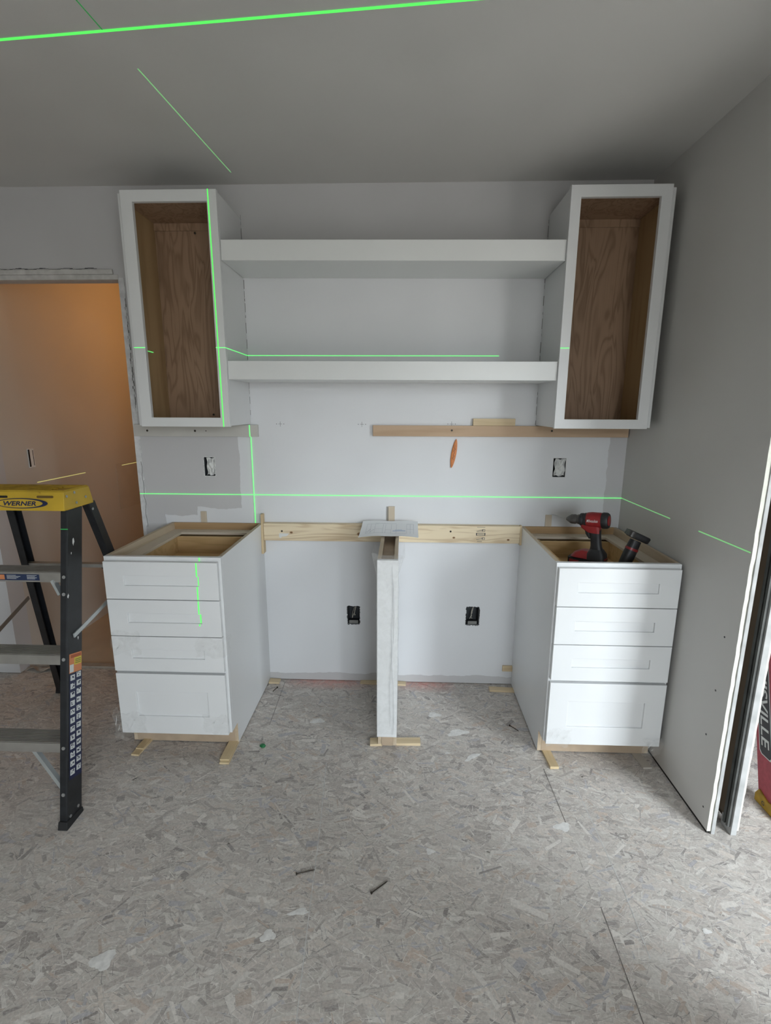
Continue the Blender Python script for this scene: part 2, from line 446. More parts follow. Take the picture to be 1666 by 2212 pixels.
# floor: strand-board sheets on a dark base, with loose strands pressed into their faces
floor = struct(part('floor', M_GAP, None, lambda b: (b.box(-3.2, 1.231, -4.6, .112, -.06, -.022), b.box(1.231, 4.3, SIDE_Y, .112, -.06, -.022))), 'dusty oriented strand board subfloor', 'floor')
def osb_mat(name, attr):
    m, nt, b = newmat(name)
    co = N(nt, 'ShaderNodeNewGeometry').outputs['Position']
    if attr:
        at = N(nt, 'ShaderNodeAttribute', attribute_name='col'); base = at.outputs['Color']
    else:
        base = ramp(nt, noise(nt, co, 9, 3, .65, .5, (1, 3, 1)), [(.3, (.46, .415, .375)), (.55, (.57, .53, .48)), (.75, (.67, .63, .585))])
    gr = ramp(nt, noise(nt, co, 130, 2, .7), [(.25, .80), (.75, 1.16)])
    c = mixcol(nt, 1.0, base, gr, 'MULTIPLY')
    # plaster dust lying in uneven drifts
    d = math_(nt, 'MULTIPLY', ramp(nt, noise(nt, co, 2.2, 3, .62, .6), [(.40, 0.0), (.78, .36)]), ramp(nt, noise(nt, co, 26, 2, .7), [(.3, .25), (.7, 1.0)]))
    c = mixcol(nt, d, c, (.665, .63, .585))
    # dust caught in the grain and along strand edges
    vn = noise(nt, co, 34, 1, .6, 1.6, (1, 1.7, 1))
    ve = math_(nt, 'SUBTRACT', 1.0, math_(nt, 'MULTIPLY', math_(nt, 'ABSOLUTE', math_(nt, 'SUBTRACT', vn, .5)), 22.0), clamp=True)
    mo = ramp(nt, noise(nt, co, 70, 1, .7, .4, (1, 2.2, 1)), [(.50, 0.0), (.75, .34)])
    c = mixcol(nt, math_(nt, 'MAXIMUM', math_(nt, 'MULTIPLY', ve, .34), mo), c, (.68, .645, .60))
    # fluorescent pink marking spray along the back wall
    sp = N(nt, 'ShaderNodeSeparateXYZ'); L(nt, co, sp.inputs[0])
    fy = N(nt, 'ShaderNodeMapRange'); fy.inputs['From Min'].default_value = -.10; fy.inputs['From Max'].default_value = -.015
    L(nt, sp.outputs['Y'], fy.inputs['Value'])
    pk = None
    for (xc, hw) in ((-.36, .24), (.17, .16)):
        a = math_(nt, 'SUBTRACT', 1.0, math_(nt, 'DIVIDE', math_(nt, 'ABSOLUTE', math_(nt, 'SUBTRACT', sp.outputs['X'], xc)), hw), clamp=True)
        a = math_(nt, 'POWER', a, .6)
        pk = a if pk is None else math_(nt, 'MAXIMUM', pk, a)
    pk = math_(nt, 'MULTIPLY', math_(nt, 'MULTIPLY', pk, fy.outputs[0]), ramp(nt, noise(nt, co, 40, 3), [(.25, .3), (.7, 1.0)]))
    c = mixcol(nt, math_(nt, 'MULTIPLY', pk, .75), c, (.80, .30, .25))
    L(nt, c, b.inputs['Base Color'])
    b.inputs['Roughness'].default_value = .62; b.inputs['Specular IOR Level'].default_value = .35
    return m
M_OSB = osb_mat('strand_board', False); M_STRAND = osb_mat('strand_board_flakes', True)
SEAMX = [-3.2, -3.025, -1.805, -.585, .635, 1.855, 3.075, 4.3]
for i in range(len(SEAMX) - 1):
    for (y0, y1) in ((-4.6, -2.12), (-2.118, .112)):
        if y0 < -3 and SEAMX[i] > 1.2: continue
        xe = 1.23 if y0 < -3 and SEAMX[i + 1] > 1.3 else SEAMX[i + 1] - .0004
        part('subfloor_sheet', M_OSB, floor, lambda b: b.box(SEAMX[i] + .0004, xe, y0, y1, -.0215, 0))
rng = np.random.default_rng(11)
def strands():
    nw, nt_ = 36000, 34000
    n1 = nw + nt_
    cx = rng.uniform(-3.0, 2.4, n1); cy = rng.uniform(-2.1, .09, n1)
    ln = np.concatenate([rng.gamma(4, .0095, nw) + .014, rng.gamma(3, .0075, nt_) + .008])
    wd = np.concatenate([rng.gamma(2.6, .0041, nw) + .0025, rng.uniform(.0009, .0024, nt_)])
    ang = rng.normal(0, .62, n1)
    ang = np.where(rng.random(n1) < .14, rng.uniform(0, math.pi, n1), ang)
    pal = np.array([(.44, .396, .36), (.375, .335, .305), (.31, .276, .253), (.475, .422, .375), (.53, .495, .455), (.42, .345, .29), (.35, .335, .345), (.24, .214, .20)])
    pr = np.array([.28, .22, .12, .12, .12, .06, .05, .03])
    c = pal[rng.choice(len(pal), n1, p=pr / pr.sum())] * rng.uniform(1.10, 1.36, (n1, 1))
    ct = np.where(rng.random((n1, 1)) < .70, np.array([[.70, .665, .615]]), np.array([[.29, .265, .25]])) * rng.uniform(.88, 1.1, (n1, 1))
    thin = np.arange(n1) >= nw
    c = np.where(thin[:, None], ct, c)
    z = np.where(thin, rng.uniform(.0002, .0005, n1), rng.uniform(.00006, .00046, n1))
    ca, sa = np.cos(ang), np.sin(ang)
    V = np.zeros((n1, 4, 3))
    E_ = np.zeros((nw, 4, 3))                      # pale dusty rim under each broad flake
    for q, (sx, sy) in enumerate(((-1, -1), (1, -1), (1, 1), (-1, 1))):
        jx = rng.uniform(.70, 1.0, n1) * sx * ln / 2; jy = rng.uniform(.45, 1.0, n1) * sy * wd / 2
        V[:, q, 0] = cx + jx * ca - jy * sa; V[:, q, 1] = np.minimum(cy + jx * sa + jy * ca, .105); V[:, q, 2] = z
        rx = rng.uniform(.0, .0014, n1) * sx; ry = rng.uniform(-.0002, .0011, n1) * sy
        jx2, jy2 = jx + rx, jy + ry
        E_[:, q, 0] = (cx + jx2 * ca - jy2 * sa)[:nw]; E_[:, q, 1] = np.minimum(cy + jx2 * sa + jy2 * ca, .105)[:nw]; E_[:, q, 2] = z[:nw] - .000012
    V = np.concatenate([V, E_]); ce = np.array([[.66, .63, .585]]) * rng.uniform(.85, 1.1, (nw, 1))
    c = np.concatenate([c, np.where(rng.random((nw, 1)) < .75, ce, ce * .5)]); n1 = n1 + nw
    me = bpy.data.meshes.new('wood_strands')
    me.vertices.add(n1 * 4); me.vertices.foreach_set('co', V.reshape(-1))
    me.loops.add(n1 * 4); me.loops.foreach_set('vertex_index', np.arange(n1 * 4, dtype=np.int32))
    me.polygons.add(n1); me.polygons.foreach_set('loop_start', np.arange(0, n1 * 4, 4, dtype=np.int32))
    me.update(calc_edges=True); me.validate()
    at = me.color_attributes.new('col', 'FLOAT_COLOR', 'POINT')
    cc = np.ones((n1, 4, 4)); cc[:, :, :3] = c[:, None, :]
    at.data.foreach_set('color', cc.reshape(-1))
    me.materials.append(M_STRAND)
    o = bpy.data.objects.new('wood_strands', me); COL.objects.link(o); o.parent = floor; o['kind'] = 'stuff'
strands()
M_JOINT = plain('dirty_joint', (.20, .18, .165), .9, var=.5, scale=30)
M_CHALK = plain('chalk_line_dust', (.58, .57, .55), .9, var=.2, scale=40)
def strip_floor(name, pts, w, mat, z=.0008):
    mb = MB()
    for (a, b) in zip(pts[:-1], pts[1:]):
        a = Vector(a); b = Vector(b); d = (b - a).normalized(); n = Vector((-d.y, d.x)) * w / 2
        mb.add([(*(a - n), z), (*(b - n), z), (*(b + n), z), (*(a + n), z)], [(0, 1, 2, 3)])
    return mb.build(name, mat, floor)
strip_floor('sheet_joint', [(-.597, -.03), (-.583, -.40)], .0022, M_JOINT)
strip_floor('sheet_joint', [(.632, -.64), (.637, -.93)], .0026, M_JOINT)
strip_floor('sheet_joint', [(.643, -1.22), (.640, -1.36), (.634, -1.52)], .0028, M_JOINT)
strip_floor('chalk_line', [(-.276, -.64), (-.247, -.99), (-.228, -1.31), (-.212, -1.54)], .0026, M_CHALK)
strip_floor('chalk_line', [(.733, -.70), (.735, -1.17), (.722, -1.36)], .0024, M_CHALK)
def splat(cx, cy, rx, ry, rot=0):
    mb = MB(); n = 26; ring = []
    for k in range(n):
        t = 2 * math.pi * k / n; r = 1 + .22 * math.sin(3 * t + cx * 9) + random.uniform(-.12, .12)
        x, y = rx * r * math.cos(t), ry * r * math.sin(t)
        ring.append((cx + x * math.cos(rot) - y * math.sin(rot), cy + x * math.sin(rot) + y * math.cos(rot)))
    mb.add([(x, y, .0009) for x, y in ring] + [(cx, cy, .0016)], [(k, (k + 1) % n, n) for k in range(n)])
    mb.build('plaster_splat', M_PLASTERD, floor)
M_PLASTERD = plain('trodden_plaster', (.74, .72, .69), .9, var=.12, scale=60)
for a in ((-.335, -1.34, .022, .016, .3), (-.262, -1.27, .030, .010, .2), (-.765, -1.42, .030, .024, .4), (.62, -.93, .030, .018, .2), (.20, -.29, .03, .02, 0),
          (.30, -.42, .05, .022, .3), (-.36, -.36, .032, .018, .1), (.345, -.58, .04, .012, .6), (.92, -1.28, .012, .008, 0), (.14, -1.05, .014, .012, 0), (.24, -.56, .010, .006, 0)):
    splat(*a)
struct(part('floor_hall', plain('hall_floor_paper', (.50, .42, .32), .8, var=.06), None, lambda b: b.box(-2.1, -1.0, .112, 2.6, -.03, .001)), 'smooth hall floor beyond the doorway', 'floor')
struct(part('trim_2', plain('worn_threshold', (.34, .29, .24), .8, var=.2, scale=20), None, lambda b: b.box(-2.1, -1.315, .070, .108, .0012, .014)), 'dusty threshold strip across the doorway', 'trim')

# doorway head trim and corner bead
def head(b):
    b.box(-2.6, -1.335, -.012, .0, 2.074, 2.096)
    b.box(-2.12, -1.312, -.006, .03, 2.052, 2.074)
struct(part('trim_1', M_TRIMPAINT, None, head, bevel=.002), 'dusty white trim across the head of the doorway', 'trim')
def bead(b):
    n = 60
    for k in range(n):
        z0 = .01 + k * 2.05 / n; z1 = z0 + 2.05 / n
        w = .016 + .010 * abs(math.sin(k * 1.7)) * random.random() + (.008 if k > 24 else 0)
        b.box(DOOR_X1 - .002, DOOR_X1 + w, -.0022 - .001 * random.random(), .002, z0, z1)
b_ = part('corner_bead', M_BEAD, wall_back, bead)
def cracks(b):
    pts = [(-1.289 + .0025 * math.sin(k * .9) + random.uniform(-.002, .002), .86 + k * .0135) for k in range(26)]
    for (a, c) in zip(pts[:-1], pts[1:]):
        b.add([(a[0] - .0012, -.0036, a[1]), (a[0] + .0012, -.0036, a[1]), (c[0] + .0012, -.0036, c[1]), (c[0] - .0012, -.0036, c[1])], [(0, 1, 2, 3)])
    for k in range(40):
        z = 1.45 + k * .013; x = -1.290 + random.uniform(-.004, .004); w = random.uniform(.0004, .0028)
        b.add([(x - w, -.0036, z), (x + w, -.0036, z), (x + w, -.0036, z + .013), (x - w, -.0036, z + .013)], [(0, 1, 2, 3)])
part('plaster_crack', plain('crack_grey', (.16, .155, .15), .9), wall_back, cracks)
def headcrack(b):
    for k in range(44):
        x = -2.05 + k * .0145; z = 2.101 + .0025 * math.sin(k * .8); h = random.uniform(.0006, .0022)
        b.add([(x, -.0006, z - h), (x + .0147, -.0006, z - h), (x + .0147, -.0006, z + h), (x, -.0006, z + h)], [(0, 1, 2, 3)])
part('plaster_crack', M_INK, wall_back, headcrack)
# pencil crosses with dots where the shelf cleats were set out
def cross(b, x, z):
    y = -.0006
    def q(x0, x1, z0, z1): b.add([(x0, y, z0), (x1, y, z0), (x1, y, z1), (x0, y, z1)], [(0, 1, 2, 3)])
    q(x - .009, x + .009, z - .0006, z + .0006); q(x - .0006, x + .0006, z - .012, z + .012)
    for dx in (-.018, .018): q(x + dx - .0016, x + dx + .0016, z - .0016, z + .0016)
for (x, z) in ((-.574, 1.388), (-.170, 1.388), (.268, 1.392)):
    part('pencil_mark', M_INK, wall_back, lambda b: cross(b, x, z))
def sidecrack(b):
    for (x, z0, z1) in ((-.7188, 1.43, 2.30), (.6728, 1.39, 2.30)):
        z = z0
        while z < z1:
            l = random.uniform(.01, .05)
            if not (1.57 < z < 1.67 or 2.04 < z < 2.14):
                w = random.uniform(.0005, .0014)
                b.add([(x - w, -.0006, z), (x + w, -.0006, z), (x + w, -.0006, z + l), (x - w, -.0006, z + l)], [(0, 1, 2, 3)])
            z += l + random.uniform(0, .03)

part('plaster_crack', plain('crack_grey_fine', (.22, .215, .21), .9), wall_back, sidecrack)

# ------------------------------------------------------------------ right stub wall: pocket-door frame cut open
WX, WE = 1.118, -.940
def ragged_sheet(b, x0, x1, edge, seed, y1=0.0, z0=.012):
    rnd = random.Random(seed); n = 90
    ys = [edge + rnd.uniform(-.0013, .0013) for _ in range(n + 1)]
    for k in range(n):
        za = z0 + (ZC - z0) * k / n; zb = z0 + (ZC - z0) * (k + 1) / n
        b.add([(x0, ys[k], za), (x0, ys[k + 1], zb), (x1, ys[k], za), (x1, ys[k + 1], zb), (x0, y1, za), (x0, y1, zb), (x1, y1, za), (x1, y1, zb)],
              [(0, 1, 3, 2), (0, 4, 5, 1), (2, 3, 7, 6)] + ([(0, 2, 6, 4)] if k == 0 else []) + ([(1, 5, 7, 3)] if k == n - 1 else []), [1, 0, 2] + ([1] if k == 0 else []) + ([1] if k == n - 1 else []))
mb = MB(); ragged_sheet(mb, WX, WX + .013, WE, 3)
wall_right = struct(mb.build('wall_right', [M_WALL, M_DRYEDGE, M_KRAFT]), 'grey side wall ending at an unfinished opening on the right', 'wall')
mb = MB(); ragged_sheet(mb, WX + .100, WX + .113, WE + .004, 5); mb.build('drywall_sheet', [M_KRAFT, M_DRYEDGE, M_WALL], wall_right)
part('pocket_door_stud', M_STUD, wall_right, lambda b: b.box(WX + .0135, WX + .026, WE - .004, WE + .06, .002, ZC - .01), bevel=.001)
part('pocket_door_stud', M_STUD, wall_right, lambda b: b.box(WX + .080, WX + .0995, WE - .006, WE + .05, .002, ZC - .01), bevel=.001)
part('door_track', M_STUDDARK, wall_right, lambda b: (b.box(WX + .070, WX + .0795, WE + .002, WE + .012, .03, ZC - .01), b.box(WX + .070, WX + .0795, WE + .020, WE + .030, .03, ZC - .01)), split=1)
part('track_slot', M_DARK, wall_right, lambda b: b.box(WX + .078, WX + .0795, WE + .0125, WE + .0195, .03, ZC - .01))
part('pocket_backing', M_KRAFT, wall_right, lambda b: b.box(WX + .071, WX + .079, WE + .0305, -.02, .06, ZC - .01))
part('bottom_plate', plain('pale_plate_wood', (.55, .52, .46), .8), wall_right, lambda b: b.box(WX + .028, WX + .060, WE + .10, -.03, .001, .03))
part('gap_shade_strip', M_GAP, wall_right, lambda b: b.box(WX + .002, WX + .012, WE + .004, -.002, .0005, .0125))  # dark strip put in for the shade under the drywall edge
def nailpops(b):
    for (y, z) in ((-.875, .52), (-.862, .34), (-.905, .08), (-.878, .72)):
        b.disc((WX - .0003, y, z), (-1, 0, 0), .0035, .0006, 10)
part('screw_dimple', M_INK, wall_right, nailpops, split=1)

struct(part('wall_header', M_WALL, None, lambda b: b.box(WX, WX + .113, -1.718, WE - .002, 2.06, ZC)), 'header over the wide opening to the next room', 'wall')

# ------------------------------------------------------------------ upper cabinets
def upper_cabinet(x0, x1, ox, label, left):
    """x0..x1 face frame, ox outer x of the carcass side away from the shelves"""
    t = thing('wall_cabinet', ((x0 + x1) / 2, 0, 1.384), label, 'cabinet', 'open wall cabinets')
    zb, zt, yf, yb = 1.384, 2.314, -.300, -.281
    ix0, ix1, iz0, iz1 = x0 + .040 + (.008 if left else 0), x1 - .040 - (0 if left else .002), 1.423, 2.271
    part('face_frame', M_WHITE, t, lambda b: b.ring(x0, x1, zb, zt, ix0, ix1, iz0, iz1, yf, yb), bevel=.0012)
    a0, a1 = (ox, x1) if left else (x0, ox)
    for (p0, p1, inner) in ((a0, a0 + .016, 3), (a1 - .016, a1, 5)):
        ms = [0] * 6; ms[inner] = 1
        part('side_panel', [M_WHITE, M_SIDEIN], t, lambda b: b.box(p0, p1, yb, -.001, zb + .004, zt - .006, ms))
    part('bottom_panel', [M_WHITE, M_SIDEIN], t, lambda b: b.box(a0 + .016, a1 - .016, yb, -.001, zb + .006, zb + .024, [0, 1, 0, 0, 0, 0]))
    part('top_panel', [M_WHITE, M_BACK], t, lambda b: b.box(a0 + .016, a1 - .016, yb, -.001, zt - .03, zt - .008, [1, 0, 0, 0, 0, 0]))
    part('back_panel', M_BACK, t, lambda b: b.box(a0 + .016, a1 - .016, -.018, -.001, zb + .024, zt - .03))
    part('hanging_rail', M_BACK, t, lambda b: b.box(a0 + .016, a1 - .016, -.026, -.018, zt - .062, zt - .03), bevel=.002)
    xs = [x0 + .19, x0 + .215] if left else [x0 + .12]
    for k, x in enumerate(xs):
        part('screw', M_SCREW, t, lambda b: b.disc((x, -.018 if k else -.032, zb + .048 if k else zt - .075), (0, -1, 0), .005, .003))
    return t
upper_cabinet(-1.111, -.720, -1.129, 'open white wall cabinet beside the doorway, crossed by a green vertical line', True)
upper_cabinet(.674, 1.062, 1.082, 'open white wall cabinet in the corner above the red drill', False)

# ------------------------------------------------------------------ box shelves
def shelf(z0, z1, x0, x1, label, tilt):
    t = thing('box_shelf', ((x0 + x1) / 2, 0, z0), label, 'shelf', 'white box shelves')
    yf = -.287
    part('fascia', M_SHELF, t, lambda b: b.box(x0 + .001, x1 - .001, yf, yf + .018, z0, z1), bevel=.0012)
    part('bottom_panel', M_SHELF, t, lambda b: b.box(x0 + .002, x1 - .002, yf + .018, -.002, z0 + .0005, z0 + .0125))
    part('top_panel', M_SHELF, t, lambda b: b.box(x0 + .002, x1 - .002, yf + .018, -.002, z1 - .0125, z1 - .0005))
    t.rotation_euler = (0, tilt, 0)
shelf(2.051, 2.129, -.720, .674, 'upper long white box shelf between the wall cabinets', .0070)
shelf(1.5835, 1.660, -.720, .674, 'lower long white box shelf, just under the short green line', .0018)

# ------------------------------------------------------------------ base cabinets
BD, BH = -.6026, .885
DRAW = [(.7125, .8690, .0575), (.5535, .7095, .0575), (.3960, .5505, .0575), (.1060, .3845, .0820)]
def base_cabinet(x0, x1, label, left):
    t = thing('base_cabinet', ((x0 + x1) / 2, -.3, .006), label, 'cabinet', 'white drawer cabinets')
    zb, zk, yk = .006, .105, BD + .069
    for (p0, p1, inner) in ((x0, x0 + .016, 1), (x1 - .016, x1, 0)):
        poly = [(-.001, zb), (yk, zb), (yk, zk), (BD + .019, zk), (BD + .019, BH), (-.001, BH)]
        mb = MB(); n = 6
        vs = [(p0, *p) for p in poly] + [(p1, *p) for p in poly]
        fs = [list(range(n)), list(range(2 * n - 1, n - 1, -1))] + [[i, i + n, (i + 1) % n + n, (i + 1) % n] for i in range(n)]
        ms = [1 if inner == 1 and False else 0, 0] + [1, 1, 1, 0, 1, 0]
        ms[0 if inner == 0 else 1] = 1
        mb.add(vs, fs, ms); mb.build('side_panel', [M_WHITE, M_PLYY], t)
    part('face_frame', M_WHITE, t, lambda b: b.ring(x0, x1, zk, BH, x0 + .038, x1 - .038, zk + .03, BH - .04, BD, BD + .019), bevel=.0012)
    part('frame_rail', M_WHITE, t, lambda b: b.box(x0 + .038, x1 - .038, BD, BD + .019, .372, .41))
    part('back_panel', M_CABBACK, t, lambda b: b.box(x0 + .016, x1 - .016, -.013, -.001, zk, BH))
    part('bottom_panel', M_PLYX, t, lambda b: b.box(x0 + .016, x1 - .016, BD + .019, -.013, zk, zk + .014))
    part('toe_kick', M_TOE, t, lambda b: b.box(x0 + .016, x1 - .016, yk - .001, yk + .012, zb, zk))
    zs = BH - .034
    part('stretcher', M_STRETCH, t, lambda b: b.box(x0 + .016, x0 + (.078 if left else .052), BD + .019, -.013, zs - .012, zs), bevel=.001)
    part('stretcher', M_STRETCH, t, lambda b: b.box(x1 - (.052 if left else .078), x1 - .016, BD + .019, -.013, zs - .012, zs), bevel=.001)
    part('stretcher', M_STRETCHX, t, lambda b: b.box(x0 + (.078 if left else .052), x1 - (.052 if left else .078), -.075, -.013, zs - .012, zs), bevel=.001)
    # drawers
    gx = .007 if left else .005
    for k, (z0, z1, rail) in enumerate(DRAW):
        dx0, dx1 = x0 + (.006 if left else .0055), x1 - (.0085 if left else .0075)
        st = .078
        mb = MB(); mb.ring(dx0, dx1, z0, z1, dx0 + st, dx1 - st, z0 + rail, z1 - rail, BD - .0205, BD - .0015)
        d = mb.build('drawer', M_WHITE, t, bevel=.0016)
        part('recessed_panel', M_WHITE, d, lambda b: b.box(dx0 + st - .004, dx1 - st + .004, BD - .0125, BD - .003, z0 + rail - .004, z1 - rail + .004))
        if k == 0:
            bx0, bx1, y0, y1, b0, b1 = x0 + .058, x1 - .058, BD + .001, -.095, .748, .842
            def dbox(b):
                b.box(bx0, bx0 + .012, y0, y1, b0, b1); b.box(bx1 - .012, bx1, y0, y1, b0, b1)
                b.box(bx0 + .012, bx1 - .012, y1 - .012, y1, b0, b1 - .006); b.box(bx0 + .012, bx1 - .012, y0, y0 + .012, b0, b1)
                b.box(bx0 + .012, bx1 - .012, y0 + .012, y1 - .012, b0 + .002, b0 + .008)
            part('drawer_box', M_DRAWER, d, dbox)
    sx = x0 + (.20 if left else .10)
    part('screw', M_SCREW, t, lambda b: b.disc((sx, -.013, .835), (0, -1, 0), .006, .003))
    return t
BL = base_cabinet(-1.1577, -.6842, 'white four-drawer base cabinet beside the stepladder, green line down its drawers', True)
BR = base_cabinet(.6324, 1.1075, 'white four-drawer base cabinet against the right wall, holding two cordless tools', False)

# loose packing film on the drawer fronts
def film(name, label, cx0, cx1, z0, z1, y, seed, amp=.0025, wrap=0.0, rag=.012, group=None, cat='plastic film'):
    rnd = random.Random(seed); mb = MB(); ph = [rnd.uniform(0, 6) for _ in range(6)]
    def fn(u, v):
        x = cx0 + (cx1 - cx0) * u; z = z0 + (z1 - z0) * v
        x += rag * (math.sin(9 * v + ph[0]) * .4 + rnd.uniform(-.2, .2)) * (1 if u in (0, 1) else .1)
        z += rag * (math.sin(8 * u + ph[1]) * .5 + rnd.uniform(-.25, .25)) * (1 if v in (0, 1) else .1)
        yy = y - amp * (1 + math.sin(13 * u + 5 * v + ph[2]) * .6 + math.sin(21 * v - 9 * u + ph[3]) * .4)
        if wrap > 0: yy += max(0, u - .90) / .10 * wrap
        if wrap < 0: yy += max(0, .28 - u) / .28 * -wrap
        return (x, yy, z)
    mb.grid(fn, 14, 12)
    o = mb.build(name, M_FILM, None, smooth=60)
    for k in range(3):
        u0, v0 = rnd.uniform(.15, .7), rnd.uniform(.15, .6); du, dv = rnd.uniform(.08, .2), rnd.uniform(.1, .3)
        pts = [(cx0 + (cx1 - cx0) * (u0 + du * q / 6), y - amp * 2.2 - .0006, z0 + (z1 - z0) * (v0 + dv * q / 6 + .03 * math.sin(q * 1.3))) for q in range(7)]
        part('crease_glint', M_FILMGLINT, o, lambda b: b.tube(pts, [.0002, .0005, .0008, .0009, .0008, .0005, .0002], 5), smooth=60)  # white tubes draw bright highlights onto the film's folds
    return tag(o, label, cat, group)
FG = 'packing film scraps on drawer fronts'
YD = BD - .0215
film('packing_film', 'clear film scrap on left end of third drawer beside the stepladder', -1.153, -1.035, .47, .575, YD, 1, group=FG)
film('packing_film', 'crinkled clear film flapping off right end of third drawer, left cabinet', -.80, -.668, .470, .552, YD - .002, 2, .005, .03, group=FG)
film('packing_film', 'clear film scrap over lower left corner of left cabinet bottom drawer', -1.152, -1.045, .110, .205, YD, 3, group=FG)
film('packing_film', 'clear film scrap over lower right corner of left cabinet bottom drawer', -.795, -.690, .115, .200, YD, 4, group=FG)
film('packing_film', 'clear film hanging below left corner of left cabinet bottom drawer', -1.186, -1.151, .075, .215, YD + .012, 5, .004, group=FG)
film('packing_film', 'clear film scrap over lower left corner of right cabinet bottom drawer', .642, .735, .100, .178, YD, 6, group=FG)
film('packing_film', 'crumpled clear film sticking out below right corner of right cabinet bottom drawer', 1.03, 1.108, .075, .150, YD - .004, 7, .006, group=FG)

# ------------------------------------------------------------------ narrow centre support
t = thing('support_panel', (-.022, -.3, .006), 'narrow white film-wrapped support panel standing between the two base cabinets', 'panel')
PX0, PX1 = -.063, .018
for (p0, p1, inner) in ((PX0, PX0 + .015, 1), (PX1 - .015, PX1, 0)):
    poly = [(-.040, .006), (-.527, .006), (-.527, .105), (-.586, .105), (-.586, .885), (-.040, .885)]
    mb = MB(); n = 6
    vs = [(p0, *p) for p in poly] + [(p1, *p) for p in poly]
    fs = [list(range(n)), list(range(2 * n - 1, n - 1, -1))] + [[i, i + n, (i + 1) % n + n, (i + 1) % n] for i in range(n)]
    ms = [0, 0, 1, 1, 1, 0, 1, 0]; ms[0 if inner == 0 else 1] = 1
    mb.add(vs, fs, ms); mb.build('side_panel', [M_WHITE, M_PLYY], t)
part('front_panel', M_WHITE, t, lambda b: b.box(PX0 - .001, PX1 + .001, -.605, -.5865, .104, .885), bevel=.001)
part('core_panel', M_TOE, t, lambda b: b.box(PX0 + .0155, PX1 - .0155, -.586, -.045, .105, .856))
part('toe_kick', M_TOE, t, lambda b: b.box(PX0 + .0155, PX1 - .0155, -.529, -.515, .006, .105))
def wrapfn(u, v):
    # film around the front and both sides, flaring at the top
    z = .12 + .79 * v; fl = max(0, v - .90) / .10
    path = u * 3
    j = .0018 * math.sin(31 * v + 4 * u) + .001 * math.sin(57 * v + 9 * u)
    if path < 1: x, y = PX0 - .004 - .018 * fl + j, -.606 + (1 - path) * .16
    elif path < 2: x, y = PX0 - .004 - .018 * fl + (path - 1) * (PX1 - PX0 + .008 + .040 * fl), -.6085 + j * .8 - .004 * fl
    else: x, y = PX1 + .004 + .022 * fl + j, -.606 + (path - 2) * .16
    return (x, y, z + (.008 * math.sin(7 * u) if v == 1 else 0))
mb = MB(); mb.grid(wrapfn, 30, 40); mb.build('plastic_wrap', M_FILM, t, smooth=60)
def topfilm(u, v):
    return (PX0 - .012 + (PX1 - PX0 + .032) * u, -.60 + .055 * v, .889 + .006 * math.sin(6 * u + 3 * v) * (1 - abs(2 * u - 1)))
mb = MB(); mb.grid(topfilm, 10, 6); mb.build('plastic_wrap', M_FILM, t, smooth=60)
def creases(b):
    for (xs, z0, z1) in (((-.006, .001, -.002, .004), .86, .12), ((.006, .010, .006, -.012), .80, .16)):
        pts = []
        for k in range(40):
            f = k / 39; x = xs[0] + (xs[3] - xs[0]) * f + .004 * math.sin(f * 9 + xs[1] * 500)
            pts.append((x, -.6095, z0 + (z1 - z0) * f))
        b.tube(pts, .0006, 5)
part('film_crease', plain('film_fold_shade', (.60, .61, .62), .3), t, creases, split=1)

# ------------------------------------------------------------------ lumber and ledgers on the wall
mb = MB(); mb.box(-.672, .622, -.038, -.0005, .8025, .8915)
t = tag(mb.build('nailer_board', M_PINE, None, bevel=.002), 'long knotty pine board screwed to the wall between the base cabinets', 'board')
def stamp(b):
    def q(x0, x1, z0, z1): b.add([(x0, -.0384, z0), (x1, -.0384, z0), (x1, -.0384, z1), (x0, -.0384, z1)], [(0, 1, 2, 3)])
    X = .428
    q(X - .020, X + .020, .8845, .8862); q(X - .018, X + .006, .8105, .8125)
    for zc in (.870, .828):
        for k in range(6): q(X - .022 + k * .006, X - .019 + k * .006, zc - .006 + .001 * k, zc - .003 + .0016 * k)
        for (a0, a1, c0, c1) in ((.008, .020, .003, .005), (.018, .020, -.006, .005), (.006, .020, -.007, -.005), (.006, .008, -.007, .004), (-.02, .008, -.008, -.0065)): q(X + a0, X + a1, zc + c0, zc + c1)
    q(X - .024, X + .022, .8545, .8565); q(X - .024, X + .022, .8425, .8445); q(X - .024, X - .019, .8425, .8565); q(X + .017, X + .022, .8425, .8565)
    for k in range(9): q(X - .015 + k * .0034, X - .0135 + k * .0034, .8465, .8525)
part('grade_stamp', M_INK, t, stamp)
def knots(b, lst):
    for (x, z, r) in lst:
        for k, rr in enumerate((1.0, .55)):
            n = 16
            b.add([(x + 1.5 * r * rr * math.cos(2 * math.pi * i / n), -.0383 - .0002 * k, z + r * rr * math.sin(2 * math.pi * i / n)) for i in range(n)], [list(range(n))], k)
part('knot', [plain('knot_halo', (.40, .24, .12), .7), plain('knot_core', (.13, .06, .025), .7)], t, lambda b: knots(b, ((-.530, .846, .006), (-.181, .842, .010), (.293, .830, .005), (.565, .822, .005))), split=2)
part('screw', M_SCREW, t, lambda b: (b.disc((-.578, -.0382, .853), (0, -1, 0), .005, .001), b.disc((.276, -.0382, .862), (0, -1, 0), .005, .001)), split=1)
def torn(b):
    pts = [(-.592, .842), (-.540, .841), (-.548, .833), (-.556, .826), (-.578, .824), (-.587, .815), (-.594, .825)]
    b.add([(x, -.0386, z) for x, z in pts], [list(range(len(pts)))])
part('torn_label', plain('torn_label_paper', (.72, .71, .68), .8), t, torn)

